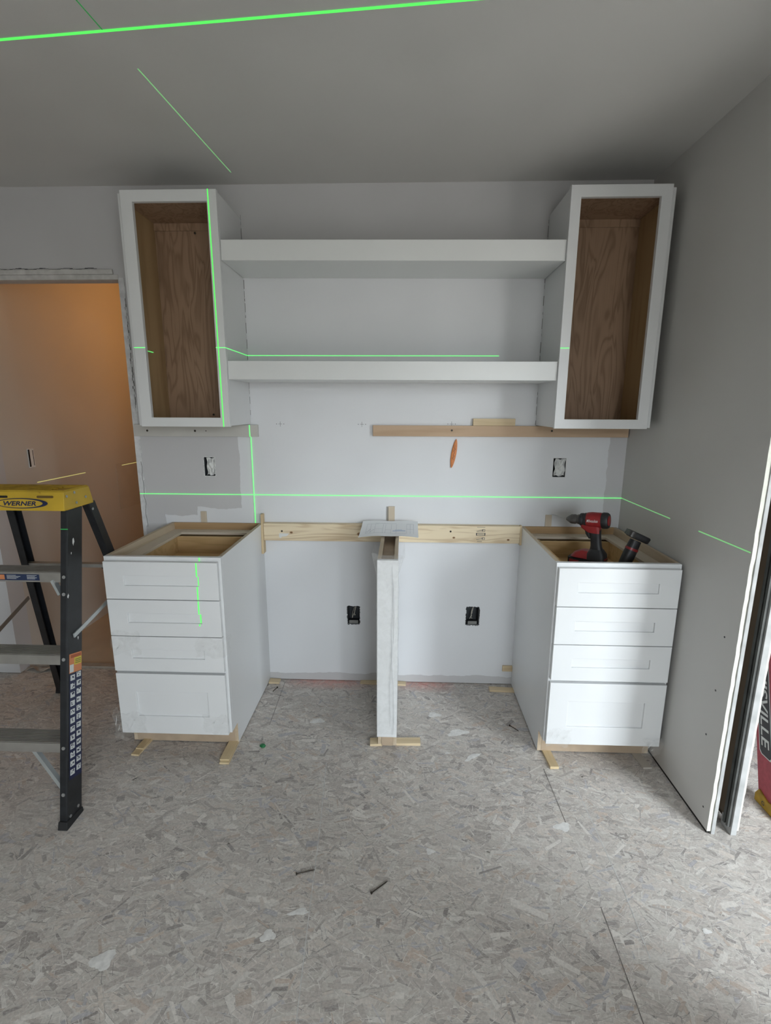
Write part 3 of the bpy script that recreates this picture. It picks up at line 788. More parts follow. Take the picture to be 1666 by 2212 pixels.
mb = MB(); mb.box(-1.302, -.682, -.019, -.0005, 1.3255, 1.3835)
t = tag(mb.build('ledger_strip', M_LEDGE_PALE, None, bevel=.001), 'pale primed strip screwed under the left wall cabinet', 'strip')
part('screw', M_SCREW, t, lambda b: [b.disc((x, -.0192, 1.353), (0, -1, 0), r, .001) for x, r in ((-1.235, .0052), (-.995, .0052), (-.94, .0026))], split=1)
mb = MB(); mb.box(-.115, 1.113, -.019, -.0005, 1.3325, 1.3845)
t = tag(mb.build('ledger_strip', M_PLYX, None, bevel=.001), 'birch plywood strip screwed under the right wall cabinet', 'strip')
part('screw', M_SCREW, t, lambda b: [b.disc((x, -.0192, 1.362), (0, -1, 0), .005, .001) for x in (.268, .748)], split=1)
mb = MB(); mb.box(.370, .572, -.017, -.0005, 1.385, 1.4185)
tag(mb.build('wood_offcut', M_SHIMX, None, bevel=.001), 'short pine offcut resting on top of the birch plywood strip', 'wood block')
# lens-shaped orange tool stuck to the wall
t = thing('pencil_tool', (.283, 0, 1.25), 'slim orange lens-shaped tool stuck to the wall below the birch strip', 'tool')
mb = MB(); n = 18; rings = []
for k in range(n + 1):
    s_ = -1 + 2 * k / n; w = .0115 * (1 - s_ * s_) ** .75 + .0012
    c = Vector((.283 + .0105 * s_, -.0045, 1.2485 + .0705 * s_))
    rings.append(rrect(c, (.989, 0, -.147), (0, 1, 0), w, .0038, 12, 3))
mb.loft(rings); mb.build('body', M_PENCIL, t, smooth=50)
def squig(b):
    pts = [(.283 + .0105 * s_ + .003 * math.sin(s_ * 26), -.0088, 1.2485 + .0705 * s_) for s_ in [(-.42 + .84 * k / 40) for k in range(41)]]
    b.tube(pts, .0009, 5)
part('print', plain('brown_print', (.16, .05, .02), .6), t, squig)

# ------------------------------------------------------------------ electrical boxes
def elec(i, label, kind):
    x0, x1, z0, z1 = OUT[i]; xc, zc = (x0 + x1) / 2, (z0 + z1) / 2
    t = thing('electrical_box', (xc, .03, zc), label, 'electrical box', 'open electrical boxes in the wall')
    def shell(b):
        e = .0005; d = .068
        b.box(x0 - .003, x0 - e + .002, .003, d, z0 - .003, z1 + .003); b.box(x1 + e - .002, x1 + .003, .003, d, z0 - .003, z1 + .003)
        b.box(x0 - .003, x1 + .003, .003, d, z0 - .003, z0 + .002); b.box(x0 - .003, x1 + .003, .003, d, z1 - .002, z1 + .003)
        b.box(x0 - .003, x1 + .003, d, d + .003, z0 - .003, z1 + .003)
    part('box', M_BOX if kind else M_DARK, t, shell)
    rnd = random.Random(i * 5 + 3)
    if kind == 'wire':
        for k in range(3):
            pts = []
            a, c = rnd.uniform(-.015, .005), rnd.uniform(.006, .018)
            for q in range(12):
                f = q / 11
                pts.append((xc + a + (c - a) * f + .006 * math.sin(f * 6 + k), .022 + .02 * f + .006 * math.sin(f * 5 + k * 2), zc - .024 + .06 * f + .012 * math.sin(f * 7 + k * 1.3)))
            part('wire', M_WIRE, t, lambda b: b.tube(pts, .0014, 6), smooth=60)
        part('box_ear', plain('box_ear_grey', (.20, .20, .19), .7), t, lambda b: b.box(xc - .024, xc + .024, .004, .006, z0 + .003, z0 + .02))
    else:
        off = .010
        def lump(u, v):
            return (x0 + off + (x1 - x0 - off - .001) * u, .006 - .006 * math.sin(math.pi * v) * math.sin(math.pi * u) + .010 * abs(math.sin(7 * u + 5 * v + i)) * .8 + .006 * math.sin(11 * v - 6 * u), z0 + .004 + (z1 - z0 - .008) * v + .004 * math.sin(9 * u))
        part('paper_stuffing', M_PLASTER, t, lambda b: b.grid(lump, 10, 14))
    return t
elec(0, 'electrical box stuffed with white paper in the grey painted patch', 'pap')
elec(1, 'electrical box stuffed with white paper above the red drill', 'pap')
elec(2, 'open electrical box with wires just left of the centre support', 'wire')
elec(3, 'open electrical box with wires between centre support and right cabinet', 'wire')
# ragged cut edges round the openings
def rag(b, i, col=0):
    x0, x1, z0, z1 = OUT[i]; rnd = random.Random(i)
    for side in range(4):
        n = 14
        for k in range(n):
            f0, f1 = k / n, (k + 1) / n; e = rnd.uniform(.0005, .0045); y = -.0005
            if side == 0: q = [(x0 + (x1 - x0) * f0, z0 - e), (x0 + (x1 - x0) * f1, z0 - e), (x0 + (x1 - x0) * f1, z0), (x0 + (x1 - x0) * f0, z0)]
            elif side == 1: q = [(x0 + (x1 - x0) * f0, z1), (x0 + (x1 - x0) * f1, z1), (x0 + (x1 - x0) * f1, z1 + e), (x0 + (x1 - x0) * f0, z1 + e)]
            elif side == 2: q = [(x0 - e, z0 + (z1 - z0) * f0), (x0, z0 + (z1 - z0) * f0), (x0, z0 + (z1 - z0) * f1), (x0 - e, z0 + (z1 - z0) * f1)]
            else: q = [(x1, z0 + (z1 - z0) * f0), (x1 + e, z0 + (z1 - z0) * f0), (x1 + e, z0 + (z1 - z0) * f1), (x1, z0 + (z1 - z0) * f1)]
            b.add([(a, y, c) for a, c in q], [(0, 1, 2, 3)])
for i in range(4):
    part('cut_edge', M_PLASTER if i < 2 else M_DARK, wall_back, lambda b: rag(b, i))
# hall box
t = thing('electrical_box', (-2.1, .307, 1.178), 'white electrical box on the warm-lit hall wall above the stepladder', 'electrical box', 'open electrical boxes in the wall')
part('box', M_PLASTER, t, lambda b: b.box(-2.0995, -2.094, .284, .330, 1.124, 1.232), bevel=.002)
part('opening', M_DARK, t, lambda b: (b.box(-2.0945, -2.0935, .284, .296, 1.130, 1.228), b.box(-2.0945, -2.0935, .318, .322, 1.135, 1.222)), split=1)
t = tag(part('access_panel', plain('hall_patch_board', (.57, .525, .46), .7), None, lambda b: b.box(-2.0995, -2.0975, 1.13, 1.44, .707, 1.052), bevel=.002), 'flat square patch on the hall wall close to the cabinet edge', 'panel')

# ------------------------------------------------------------------ shims
def wedge(name, label, a, b, w, h0, h1, z=.0008, mat=M_SHIM, nrm=None):
    """flat tapered shim lying on the floor from a to b (xy)"""
    a = Vector(a); b = Vector(b); d = (b - a).normalized(); n = Vector((-d.y, d.x)) * w / 2
    mb = MB()
    mb.hexa([(*(a - n), z), (*(b - n), z), (*(b + n), z), (*(a + n), z)], [(*(a - n), z + h0), (*(b - n), z + h1), (*(b + n), z + h1), (*(a + n), z + h0)])
    return tag(mb.build(name, mat, None), label, 'shim', 'wooden shims')
wedge('wood_shim', 'lower wooden shim under the left front corner of the left base cabinet', (-1.092, -.500), (-1.104, -.632), .034, .004, .0075)
wedge('wood_shim', 'upper wooden shim under the left front corner of the left base cabinet', (-1.094, -.512), (-1.100, -.600), .034, .003, .006, .0085)
wedge('wood_shim', 'lower wooden shim under the right front corner of the left base cabinet', (-.706, -.500), (-.703, -.668), .040, .004, .008)
wedge('wood_shim', 'upper wooden shim under the right front corner of the left base cabinet', (-.708, -.512), (-.706, -.655), .040, .003, .006, .009)
wedge('wood_shim', 'small shim at the back wall beside the left base cabinet', (-.682, -.028), (-.625, -.026), .040, .010, .007, mat=M_SHIMX)
wedge('wood_shim', 'long wooden shim poking out right of the centre support foot', (.008, -.500), (.124, -.498), .040, .010, .013, mat=M_SHIMX)
wedge('wood_shim', 'short wooden shim poking out left of the centre support foot', (-.046, -.505), (-.100, -.508), .044, .012, .010, mat=M_SHIMX)
wedge('wood_shim', 'cracked shim on the pink stain left of the centre support', (-.055, -.022), (-.185, -.012), .034, .009, .006, mat=M_SHIMX)
wedge('wood_shim', 'short shim on the pink stain right of the centre support', (.008, -.022), (.062, -.022), .032, .009, .007, mat=M_SHIMX)
wedge('wood_shim', 'wooden shim under the left front corner of the right base cabinet', (.671, -.500), (.677, -.640), .036, .006, .012)
wedge('wood_shim', 'dust-covered shim under the right front corner of the right base cabinet', (1.055, -.500), (1.066, -.622), .038, .004, .006, mat=wood('dusty_shim', (.55, .51, .45), (.46, .42, .36), 'y', 6, .2))
wedge('wood_shim', 'flat shim on the floor running under the back of the right base cabinet', (.640, -.062), (.505, -.058), .036, .008, .010, mat=M_SHIMX)
def upright(label, x0, x1, z0, z1, y0, y1, mat=M_SHIMZ, extra=None):
    mb = MB(); mb.hexa([(x0, y0, z0), (x1, y0, z0), (x1, y1, z0), (x0, y1, z0)], [(x0, y0 + (y1 - y0) * .3, z1), (x1, y0 + (y1 - y0) * .3, z1), (x1, y1, z1), (x0, y1, z1)])
    return tag(mb.build('wood_shim', mat, None), label, 'shim', 'wooden shims')
upright('upright shim sticking up behind the printed plan at the centre support', -.038, -.006, .892, .980, -.012, -.0006)
upright('thin grey upright shim touching the left edge of the centre one', -.046, -.039, .892, .978, -.006, -.0006, plain('grey_shim', (.40, .37, .33), .8))
upright('upright shim against the wall behind the left base cabinet', -1.003, -.974, .886, .944, -.008, -.0006)
upright('upright shim against the wall behind the drill bit', .752, .783, .886, .945, -.008, -.0006)
upright('tall thin shim wedged between left base cabinet and pine board', -.6836, -.6728, .735, .938, -.050, -.008, M_PINEY)
upright('thin shim wedged between pine board and right base cabinet', .6226, .632, .795, .893, -.040, -.008, M_PINEY)
tag(part('wood_shim', M_SHIMX, None, lambda b: b.box(.580, .632, -.010, -.0006, .083, .114)), 'small square shim low on the wall touching the right base cabinet', 'shim', 'wooden shims')

# ------------------------------------------------------------------ printed plan on the centre support
t = thing('printed_plan', (-.03, -.13, .893), 'white printed floor plan sheet lying across the centre support', 'paper')
PA, PB, PC, PD = (-.169, -.262), (.108, -.262), (.110, -.056), (-.163, -.056)
def paper(u, v, dz=0):
    x = (1 - v) * (PA[0] + (PB[0] - PA[0]) * u) + v * (PD[0] + (PC[0] - PD[0]) * u)
    y = (1 - v) * PA[1] + v * PC[1]
    dx = abs(x + .022) - .042
    z = .8935 - (max(0, dx) ** 1.25) * .16 * (1 - v * .6) + .0015 * math.sin(9 * u) + .020 * v * v + .004 * v
    return (x, y, z + dz)
mb = MB(); mb.grid(paper, 20, 12); mb.build('sheet', M_PAPER, t, smooth=60)
def ink(b, u0, u1, v0, v1, mat=0, n=8):
    b.grid(lambda a, c: paper(u0 + (u1 - u0) * a, v0 + (v1 - v0) * c, .0006), n, 2, mat)
def plan(b):
    for u in (.10, .17, .245, .385, .43, .53, .62, .80, .86, .92): ink(b, u, u + .004, .22, .80)
    for (u0, u1, v) in ((.10, .30, .80), (.10, .25, .22), (.245, .62, .84), (.245, .53, .24), (.53, .80, .20), (.80, .93, .80), (.80, .93, .50), (.25, .38, .50), (.43, .53, .46)): ink(b, u0, u1, v, v + .012)
    for k in range(6): ink(b, .12 + k * .02, .13 + k * .02, .30 + .06 * (k % 3), .36 + .06 * (k % 3))
    ink(b, .56, .78, .36, .42, 1); ink(b, .60, .72, .44, .47, 1)
part('print', [M_PALEINK, M_BLUEINK], t, plan)

# ------------------------------------------------------------------ cordless drill
t = thing('cordless_drill', (.855, -.35, .757), 'red and black cordless drill standing in the right cabinet drawer', 'drill')
def lathe_x(b, prof, c0, ax, mat=0, n=18, ey=1.0):
    ax = Vector(ax).normalized(); u = ax.cross(Vector((0, 0, 1))).normalized(); v = u.cross(ax)
    rings = []
    for (s_, r) in prof:
        c = Vector(c0) + ax * s_
        rings.append([c + r * (ey * math.cos(2 * math.pi * k / n) * u + math.sin(2 * math.pi * k / n) * v) for k in range(n)])
    b.loft(rings, mat)
# the nose points to the left and away from the viewer
A0 = Vector((.757, -.300, .993)); AX = Vector((.140, -.110, .016)); HA = Vector((.786, -.618, 0)); HN = Vector((-.618, -.786, 0))
DC = Vector((.839, -.365, 0))
def dp(s_, t_, z): return DC + HA * s_ + HN * t_ + Vector((0, 0, z))
def dring(s_, z, hs, ht, e=4.0, n=18, t_=0): return rrect(dp(s_, t_, z), HA, HN, hs, ht, n, e)
part('drill_bit', M_STEEL, t, lambda b: b.tube([A0 - AX.normalized() * .068 + Vector((0, 0, .016)), A0 + AX * .05], [.0014, .0019], 8), smooth=60)
part('chuck', M_TOOLGREY, t, lambda b: lathe_x(b, [(0, .006), (.004, .009), (.016, .017), (.022, .0205), (.040, .0215), (.044, .0195), (.050, .0195), (.052, .0215), (.060, .0215)], A0, AX), smooth=35)
part('clutch_collar', M_TOOLBLACK, t, lambda b: lathe_x(b, [(.060, .024), (.063, .0275), (.074, .0285), (.078, .0265), (.080, .0295), (.090, .0305)], A0, AX), smooth=35)
mot = part('motor_housing', M_RED, t, lambda b: lathe_x(b, [(.088, .0295), (.092, .0325), (.110, .0345), (.145, .0335), (.154, .032)], A0, AX, n=22, ey=.92), smooth=35)
cap = part('rear_cap', M_TOOLBLACK, t, lambda b: lathe_x(b, [(.152, .0335), (.156, .0350), (.172, .0345), (.178, .0305)], A0, AX, n=22, ey=.92), smooth=35)
part('badge', M_RED, cap, lambda b: lathe_x(b, [(.177, .021), (.1795, .021), (.1805, .019)], A0, AX, n=20), smooth=35)
part('trigger_guard', M_RED, t, lambda b: b.loft([dring(.000, .990, .044, .022), dring(.004, .966, .040, .020), dring(.018, .950, .026, .019)]), smooth=45)
part('trigger', M_TOOLBLACK, t, lambda b: b.loft([dring(-.012, .960, .010, .009), dring(-.006, .938, .009, .009), dring(.004, .922, .006, .008)]), smooth=45)
hr = []
for k in range(9):
    f = k / 8
    hr.append(dring(.020 + .015 * f, .968 - .100 * f, .0245 - .003 * math.sin(math.pi * f) + .006 * max(0, f - .8) / .2, .0195 - .002 * math.sin(math.pi * f), 3, 16))
part('handle', M_TOOLBLACK, t, lambda b: b.loft(hr), smooth=50)
part('foot', M_RED, t, lambda b: b.loft([dring(-.008, .868, .018, .022), dring(-.018, .856, .036, .032), dring(-.022, .837, .046, .036)]), smooth=40)
part('handle_base', M_TOOLBLACK, t, lambda b: b.loft([dring(.036, .880, .024, .021), dring(.036, .860, .038, .034), dring(.036, .834, .042, .0375)]), smooth=40)
bat = part('battery', M_TOOLBLACK, t, lambda b: b.loft([dring(-.004, .758, .070, .036, 6, 20), dring(-.004, .800, .073, .038, 6, 20), dring(-.002, .833, .076, .038, 6, 20)]), smooth=40)
part('battery_latch', M_RED, bat, lambda b: (b.loft([dring(.066, .824, .011, .030), dring(.064, .846, .013, .026)]), b.loft([dring(-.045, .810, .020, .003, t_=.0375), dring(-.045, .826, .020, .003, t_=.0375)])), split=1, smooth=40)
text_part('Milwaukee', 'lettering', plain('pale_red_print', (.72, .62, .60), .5), mot, A0 + AX.normalized() * .120 + HN * .0345 + Vector((0, 0, .002)), AX, (0, 0, 1), width=.046, height=.0125, shear=.25, bold=.01)

# second tool: battery end up, head down in the drawer
t = thing('cordless_driver', (.985, -.42, .757), 'black and red cordless driver upended with its battery sticking up, right of the drill', 'power tool')
G0, G1 = Vector((.958, -.425, .790)), Vector((1.012, -.415, .928))
D = (G1 - G0).normalized(); Uu = Vector((D.z, 0, -D.x)).normalized(); Vv = D.cross(Uu)
gr = []
for k in range(9):
    f = k / 8; gr.append(rrect(G0.lerp(G1, f), Uu, Vv, .0205 + .004 * math.sin(math.pi * f * .9), .019 + .003 * math.sin(math.pi * f), 16, 2.6))
part('handle', M_TOOLBLACK, t, lambda b: b.loft(gr), smooth=50)
part('trim_band', M_RED, t, lambda b: (b.loft([rrect(G0.lerp(G1, f), Uu, Vv, .0255 if f < .8 else .024, .0225, 16, 2.6) for f in (.70, .74, .77)]), b.loft([rrect(G0.lerp(G1, f), Uu, Vv, .024, .022, 16, 2.6) for f in (-.14, -.02, .14)])), split=1, smooth=50)
bc = Vector((1.022, -.412, .946)); BU = Vector((.915, 0, -.40)).normalized(); BN = Vector((.40, 0, .915)).normalized()
bt = part('battery', M_TOOLBLACK, t, lambda b: b.loft([rrect(bc + BN * s_, BU, (0, 1, 0), a, c, 20, 4) for (s_, a, c) in ((-.016, .040, .026), (-.012, .045, .029), (.006, .047, .030), (.011, .043, .027))]), smooth=40)
part('battery_face', M_TOOLGREY, bt, lambda b: b.loft([rrect(bc - BU * .034 + BN * s_, BU, (0, 1, 0), .0145, .0295, 16, 5) for s_ in (-.0125, .010)]), smooth=40)
part('driver_head', M_TOOLBLACK, t, lambda b: b.loft([rrect(Vector((.935 + .011 * k, -.425, .780)), (0, 1, 0), (0, 0, 1), r, r) for k, r in enumerate((.012, .018, .022, .0225, .0215, .016))]), smooth=45)

# ------------------------------------------------------------------ debris on the floor
def screw_on_floor(name, label, a, b, r=.0028):
    a = Vector((*a, r + .0008)); b = Vector((*b, r * .6 + .0008)); d = (b - a).normalized()
    t = thing(name, (a.x, a.y, 0), label, 'screw', 'loose screws on the floor')
    part('shank', M_SCREW, t, lambda m: m.tube([a, a.lerp(b, .9), b], [r * .6, r * .6, .0004], 8), smooth=60)
    part('head', M_SCREW, t, lambda m: m.tube([a - d * .001, a + d * .001, a + d * .005], [r * 1.5, r * 1.5, r * .6], 10), smooth=40)
screw_on_floor('loose_screw', 'dark screw lying on the strand board beside the chalk line', (-.295, -1.152), (-.238, -1.134))
screw_on_floor('loose_screw', 'dark screw with its head toward the viewer in mid floor', (-.050, -1.206), (.000, -1.163))
screw_on_floor('loose_screw', 'dark screw near the foot of the right base cabinet side', (.55, -.36), (.585, -.40))
screw_on_floor('loose_screw', 'dark screw lying near the back wall beside left cabinet side', (-.625, -.085), (-.640, -.125))
mb = MB(); rnd = random.Random(4)
rings = [[(-.573 + r * math.cos(2 * math.pi * k / 9) * rnd.uniform(.7, 1.2), -.552 + .8 * r * math.sin(2 * math.pi * k / 9) * rnd.uniform(.7, 1.2), z) for k in range(9)] for (r, z) in ((.011, .0008), (.014, .006), (.009, .012))]
mb.loft(rings); tag(mb.build('plastic_scrap', M_GREENBIT, None), 'tiny crumpled green plastic scrap on the floor by left cabinet', 'scrap')
mb = MB(); mb.grid(lambda u, v: (-2.09 + .16 * u, .02 + .045 * v + .01 * math.sin(9 * u), .002 + .018 * abs(math.sin(5 * u + 2 * v)) * (1 - v * .5)), 12, 5)
tag(mb.build('plaster_scrap', plain('dirty_plaster', (.40, .37, .33), .9, var=.3, scale=40), None), 'broken plaster scrap on the doorway floor behind the stepladder', 'scrap')

# ------------------------------------------------------------------ stepladder
t = thing('stepladder', (-1.36, -.62, 0), 'charcoal fibreglass stepladder with yellow top beside the left cabinet', 'ladder')
ZT = 1.10
def rail(b, xb, xt, yb, yt, depth, fw, side, zb=.012, zt=ZT, th=.004):
    """C channel; side=+1: web on the +x side. xb/xt outer x, yb/yt front y at z=0 and z=1.1"""
    def at(z):
        f = z / 1.1; return xb + (xt - xb) * f, yb + (yt - yb) * f
    (xa, ya), (xc, yc) = at(zb), at(zt)
    def pc(x0, x1, d0, d1):
        b.hexa([(xa + x0, ya + d0, zb), (xa + x1, ya + d0, zb), (xa + x1, ya + d1, zb), (xa + x0, ya + d1, zb)],
               [(xc + x0, yc + d0, zt), (xc + x1, yc + d0, zt), (xc + x1, yc + d1, zt), (xc + x0, yc + d1, zt)])
    s = side
    pc(min(0, -th * s), max(0, -th * s), 0, depth)
    pc(min(-th * s, -fw * s), max(-th * s, -fw * s), 0, th)
    pc(min(-th * s, -fw * s), max(-th * s, -fw * s), depth - th, depth)
FRX = lambda z: -1.142 - .0355 * z / 1.1
FRY = lambda z: -1.013 + .2695 * z / 1.1
FLX = lambda z: -1.612 + .050 * z / 1.1
fr = part('front_rail', M_RAIL, t, lambda b: rail(b, -1.142, -1.1775, -1.013, -.7435, .081, .027, 1), bevel=.001)
part('front_rail', M_RAIL, t, lambda b: rail(b, -1.612, -1.562, -1.013, -.7435, .081, .027, -1), bevel=.001)
RYB, RYT = -.18, -.607
rr_ = part('rear_rail', M_RAIL, t, lambda b: rail(b, -1.180, -1.188, RYB, RYT, .042, .030, 1, zt=1.105), bevel=.001)
part('rear_rail', M_RAIL, t, lambda b: rail(b, -1.765, -1.528, RYB, RYT, .042, .030, -1, zt=1.105), bevel=.001)
def foot(b, x0, x1, y0, d):
    b.hexa([(x0 - .004, y0 - .006, .0008), (x1 + .004, y0 - .006, .0008), (x1 + .004, y0 + d + .006, .0008), (x0 - .004, y0 + d + .006, .0008)],
           [(x0 - .002, y0 + .0, .030), (x1 + .002, y0 + .0, .030), (x1 + .002, y0 + d + .006, .018), (x0 - .002, y0 + d + .006, .018)])
for (x0, x1, y0, d) in ((-1.169, -1.141, -1.013, .081), (-1.613, -1.585, -1.013, .081), (-1.209, -1.181, RYB, .042), (-1.766, -1.736, RYB, .042)):
    part('rubber_foot', M_RUBBER, t, lambda b: foot(b, x0, x1, y0, d), bevel=.002)
def step(b, z):
    y = FRY(z) + .002; xl, xr = FLX(z) + .006, FRX(z) - .0055
    xr2 = FRX(z) - .027
    b.box(xl + .022, xr2, y, y + .078, z - .003, z)
    b.box(xl + .022, xr2, y, y + .003, z - .036, z - .003); b.box(xl + .022, xr2, y + .075, y + .078, z - .034, z - .003)
    for k in range(9): b.box(xl + .022, xr2, y + .004 + k * .0085, y + .0065 + k * .0085, z, z + .0022)
    b.box(xr2, xr, y + .006, y + .073, z - .034, z); b.box(xl, xl + .022, y + .006, y + .073, z - .034, z)
steps = [part('step', M_ALU, t, lambda b: step(b, z)) for z in (.880, .592, .290)]
def rivets(b):
    for z in (.866, .806, .580, .276, .118):
        b.disc((FRX(z) - .0135, FRY(z) + .0005, z), (0, -1, .24), .0062, .003, 12)
        b.disc((FLX(z) + .0135, FRY(z) + .0005, z), (0, -1, .24), .0062, .003, 12)
    for (z, dy) in ((.026, .062), (.022, .020)):
        b.disc((FRX(z) + .0, FRY(z) + dy, z + .012), (1, 0, 0), .0055, .002, 12)
    b.disc((-1.1875, RYT + .018, 1.075), (1, 0, 0), .0055, .003, 12)
part('rivet', M_STEEL, t, rivets, split=1, smooth=40)
def bar(b, p, q, w, th, up=(0, 0, 1)):
    p, q = Vector(p), Vector(q); d = (q - p).normalized(); n = d.cross(Vector(up)).normalized(); u = n.cross(d)
    e = lambda c: [c - n * th / 2 - u * w / 2, c + n * th / 2 - u * w / 2, c + n * th / 2 + u * w / 2, c - n * th / 2 + u * w / 2]
    b.loft([e(p), e(q)])
part('knee_brace', M_ALUB, t, lambda b: bar(b, (FRX(.82) - .033, FRY(.80) + .014, .800), (-1.232, FRY(.84) + .016, .850), .020, .010, (0, 1, 0)))
part('knee_brace', M_ALUB, t, lambda b: bar(b, (FRX(.13) - .028, FRY(.13) + .022, .125), (-1.290, FRY(.26) + .022, .262), .016, .014, (0, 1, 0)))
part('knee_brace', M_ALUB, t, lambda b: bar(b, (FRX(.2) - .028, FRY(.2) + .060, .205), (-1.212, FRY(.26) + .060, .262), .014, .012, (0, 1, 0)))
part('knee_brace', M_ALUB, t, lambda b: bar(b, (FLX(.13) + .028, FRY(.13) + .022, .125), (-1.46, FRY(.26) + .022, .262), .016, .014, (0, 1, 0)))
part('spreader', M_ALUB, t, lambda b: (bar(b, (FRX(.65) + .003, FRY(.65) + .030, .650), (-1.172, -.575, .690), .016, .005), bar(b, (-1.170, -.58, .688), (-1.178, -.372, .59), .016, .005)))
part('spreader', plain('rusty_spreader', (.20, .155, .12), .6, .3), t, lambda b: bar(b, (FLX(.65) - .003, FRY(.65) + .030, .52), (-1.632, -.43, .632), .016, .005))
def rear_y(z): return RYB + (RYT - RYB) * z / 1.1
part('rear_brace', M_ALU, t, lambda b: b.box(-1.585, -1.2105, rear_y(.805) + .006, rear_y(.805) + .034, .797, .812))
part('rear_bracket', M_RAIL, t, lambda b: bar(b, (-1.255, rear_y(.8) + .02, .800), (-1.212, rear_y(.75) + .02, .755), .012, .010, (0, 1, 0)))
# yellow top cap
CX0, CX1, CY0, CY1, CZ0, CZ1 = -1.585, -1.1785, -.760, -.592, 1.101, 1.172
def capfn(b):
    def ringz(z, ins, tilt=0):
        return [(CX0 + ins, CY0 + ins + tilt, z), (CX1 - ins, CY0 + ins + tilt, z), (CX1 - ins, CY1 - ins, z), (CX0 + ins, CY1 - ins, z)]
    b.loft([ringz(CZ0, 0), ringz(CZ0 + .004, -.001), ringz(CZ1 - .006, .006, .010), ringz(CZ1, .011, .012)], 0, False)
    # top tray
    a = ringz(CZ1, .011, .012); c = ringz(CZ1 - .001, .020, .012); d = ringz(CZ1 - .010, .026, .012)
    b.loft([a, c, d], 1, False); b.add(d, [(0, 1, 2, 3)], 1)
    i = ringz(CZ0, .006)
    o = ringz(CZ0, 0); b.loft([o, i], 0, False); b.add(ringz(CZ0 + .003, .006), [(0, 1, 2, 3)], 1)
capo = part('top_cap', [M_YELLOW, M_YELDARK], t, capfn, bevel=.002)
def ridges(b):
    for k in range(5):
        y = -.735 + k * .028; b.tube([(CX0 + .03, y, CZ1 - .009), (-1.35 - .02 * k, y + .004, CZ1 - .004), (CX1 - .09, y - .006, CZ1 - .009)], .005, 6)
part('tray_ridge', M_YELDARK, capo, ridges, split=1, smooth=60)
# front face frame: point on the sloped front face
def cf(x, z, d=.0):
    f = (z - CZ0) / (CZ1 - CZ0); return Vector((x, CY0 + .001 + .0135 * f - d, z))
def slot(b, x0, x1, z0, z1, d=.0012, n=8):
    pts = []; r = (z1 - z0) / 2; zc = (z0 + z1) / 2
    for k in range(n + 1): a = -math.pi / 2 + math.pi * k / n; pts.append((x1 - r + r * math.cos(a), zc + r * math.sin(a)))
    for k in range(n + 1): a = math.pi / 2 + math.pi * k / n; pts.append((x0 + r + r * math.cos(a), zc + r * math.sin(a)))
    b.add([cf(x, z, d) for x, z in pts], [list(range(len(pts)))])
part('slot', M_DARK, capo, lambda b: slot(b, -1.46, -1.388, 1.1455, 1.1535))
part('slot', plain('brown_recess', (.13, .075, .012), .7), capo, lambda b: slot(b, -1.281, -1.219, 1.1460, 1.1545))
def ell(b, cx, cz, rx, rz, d, mat=0, n=40):
    b.add([cf(cx + rx * math.cos(2 * math.pi * k / n), cz + rz * math.sin(2 * math.pi * k / n), d) for k in range(n)], [list(range(n))], mat)
part('logo_oval', [M_NAVY, M_YELLOW], capo, lambda b: (ell(b, -1.335, 1.1272, .0965, .0182, .0030), ell(b, -1.341, 1.1272, .084, .0152, .0036, 1)))
lx = cf(-1.341, 1.1268, .0042)
text_part('WERNER', 'lettering', M_NAVY, capo, lx, (1, 0, 0), (0, .17, 1), width=.122, height=.0165, shear=.18, bold=.028, depth=.0)
def caprivets(b):
    for (y, z) in ((-.735, 1.150), (-.690, 1.157), (-.690, 1.119), (-.632, 1.131)):
        b.disc((CX1 + .001 - .007 * (z - CZ0) / .07, y, z), (1, 0, .1), .0050, .0022, 10)
part('rivet', M_STEEL, capo, caprivets, split=1, smooth=40)
# stickers on the right front rail (outer face) and step label
def rf(z, f, d=.0008):   # f 0..1 across the rail web from front to back
    return Vector((FRX(z) + d, FRY(z) + .081 * f, z))
def quadrail(b, z0, z1, f0, f1, d, mat=0, slope=-.022):
    b.add([rf(z0, f0, d), rf(z0 + slope * (f1 - f0), f1, d), rf(z1 + slope * (f1 - f0), f1, d), rf(z1, f0, d)], [(0, 1, 2, 3)], mat)
def warn(b):
    quadrail(b, .527, .594, .10, .96, .0008, 0); quadrail(b, .545, .571, .44, .94, .0011, 1)
    quadrail(b, .529, .556, .13, .40, .0011, 2); quadrail(b, .577, .588, .20, .90, .0011, 3)
    for k in range(3): quadrail(b, .549 + k * .006, .551 + k * .006, .50, .90, .0013, 4)
part('warning_sticker', [M_ORANGE, M_STYEL, M_STWHITE, plain('dark_orange_print', (.38, .09, .03), .5), M_INK], fr, warn)
part('pictogram_backing', M_NAVY, fr, lambda b: quadrail(b, .160, .524, .12, .97, .0008))
def pict(b):
    rnd = random.Random(2)
    for r in range(12):
        for c in range(2):
            z1 = .518 - r * .0297 - c * .004; f0 = .18 + c * .42
            quadrail(b, z1 - .019, z1, f0, f0 + .30, .0012, 0)
            for q in range(4):
                a = rnd.uniform(.04, .20); zz = rnd.uniform(.002, .014)
                quadrail(b, z1 - zz - rnd.uniform(.002, .006), z1 - zz, f0 + a, f0 + a + rnd.uniform(.03, .09), .0015, 1)
part('pictogram', [M_STWHITE, M_NAVY], fr, pict, split=5)
def scuffs(b):
    for (z, f, s_) in ((.982, .35, .014), (.945, .22, .005), (.80, .02, .010), (.632, .70, .007)):
        n = 9; rnd = random.Random(int(z * 1000))
        b.add([rf(z + s_ * math.sin(2 * math.pi * k / n) * rnd.uniform(.6, 1.2), f + s_ * 6 * math.cos(2 * math.pi * k / n) * rnd.uniform(.5, 1.1), .0009) for k in range(n)], [list(range(n))])
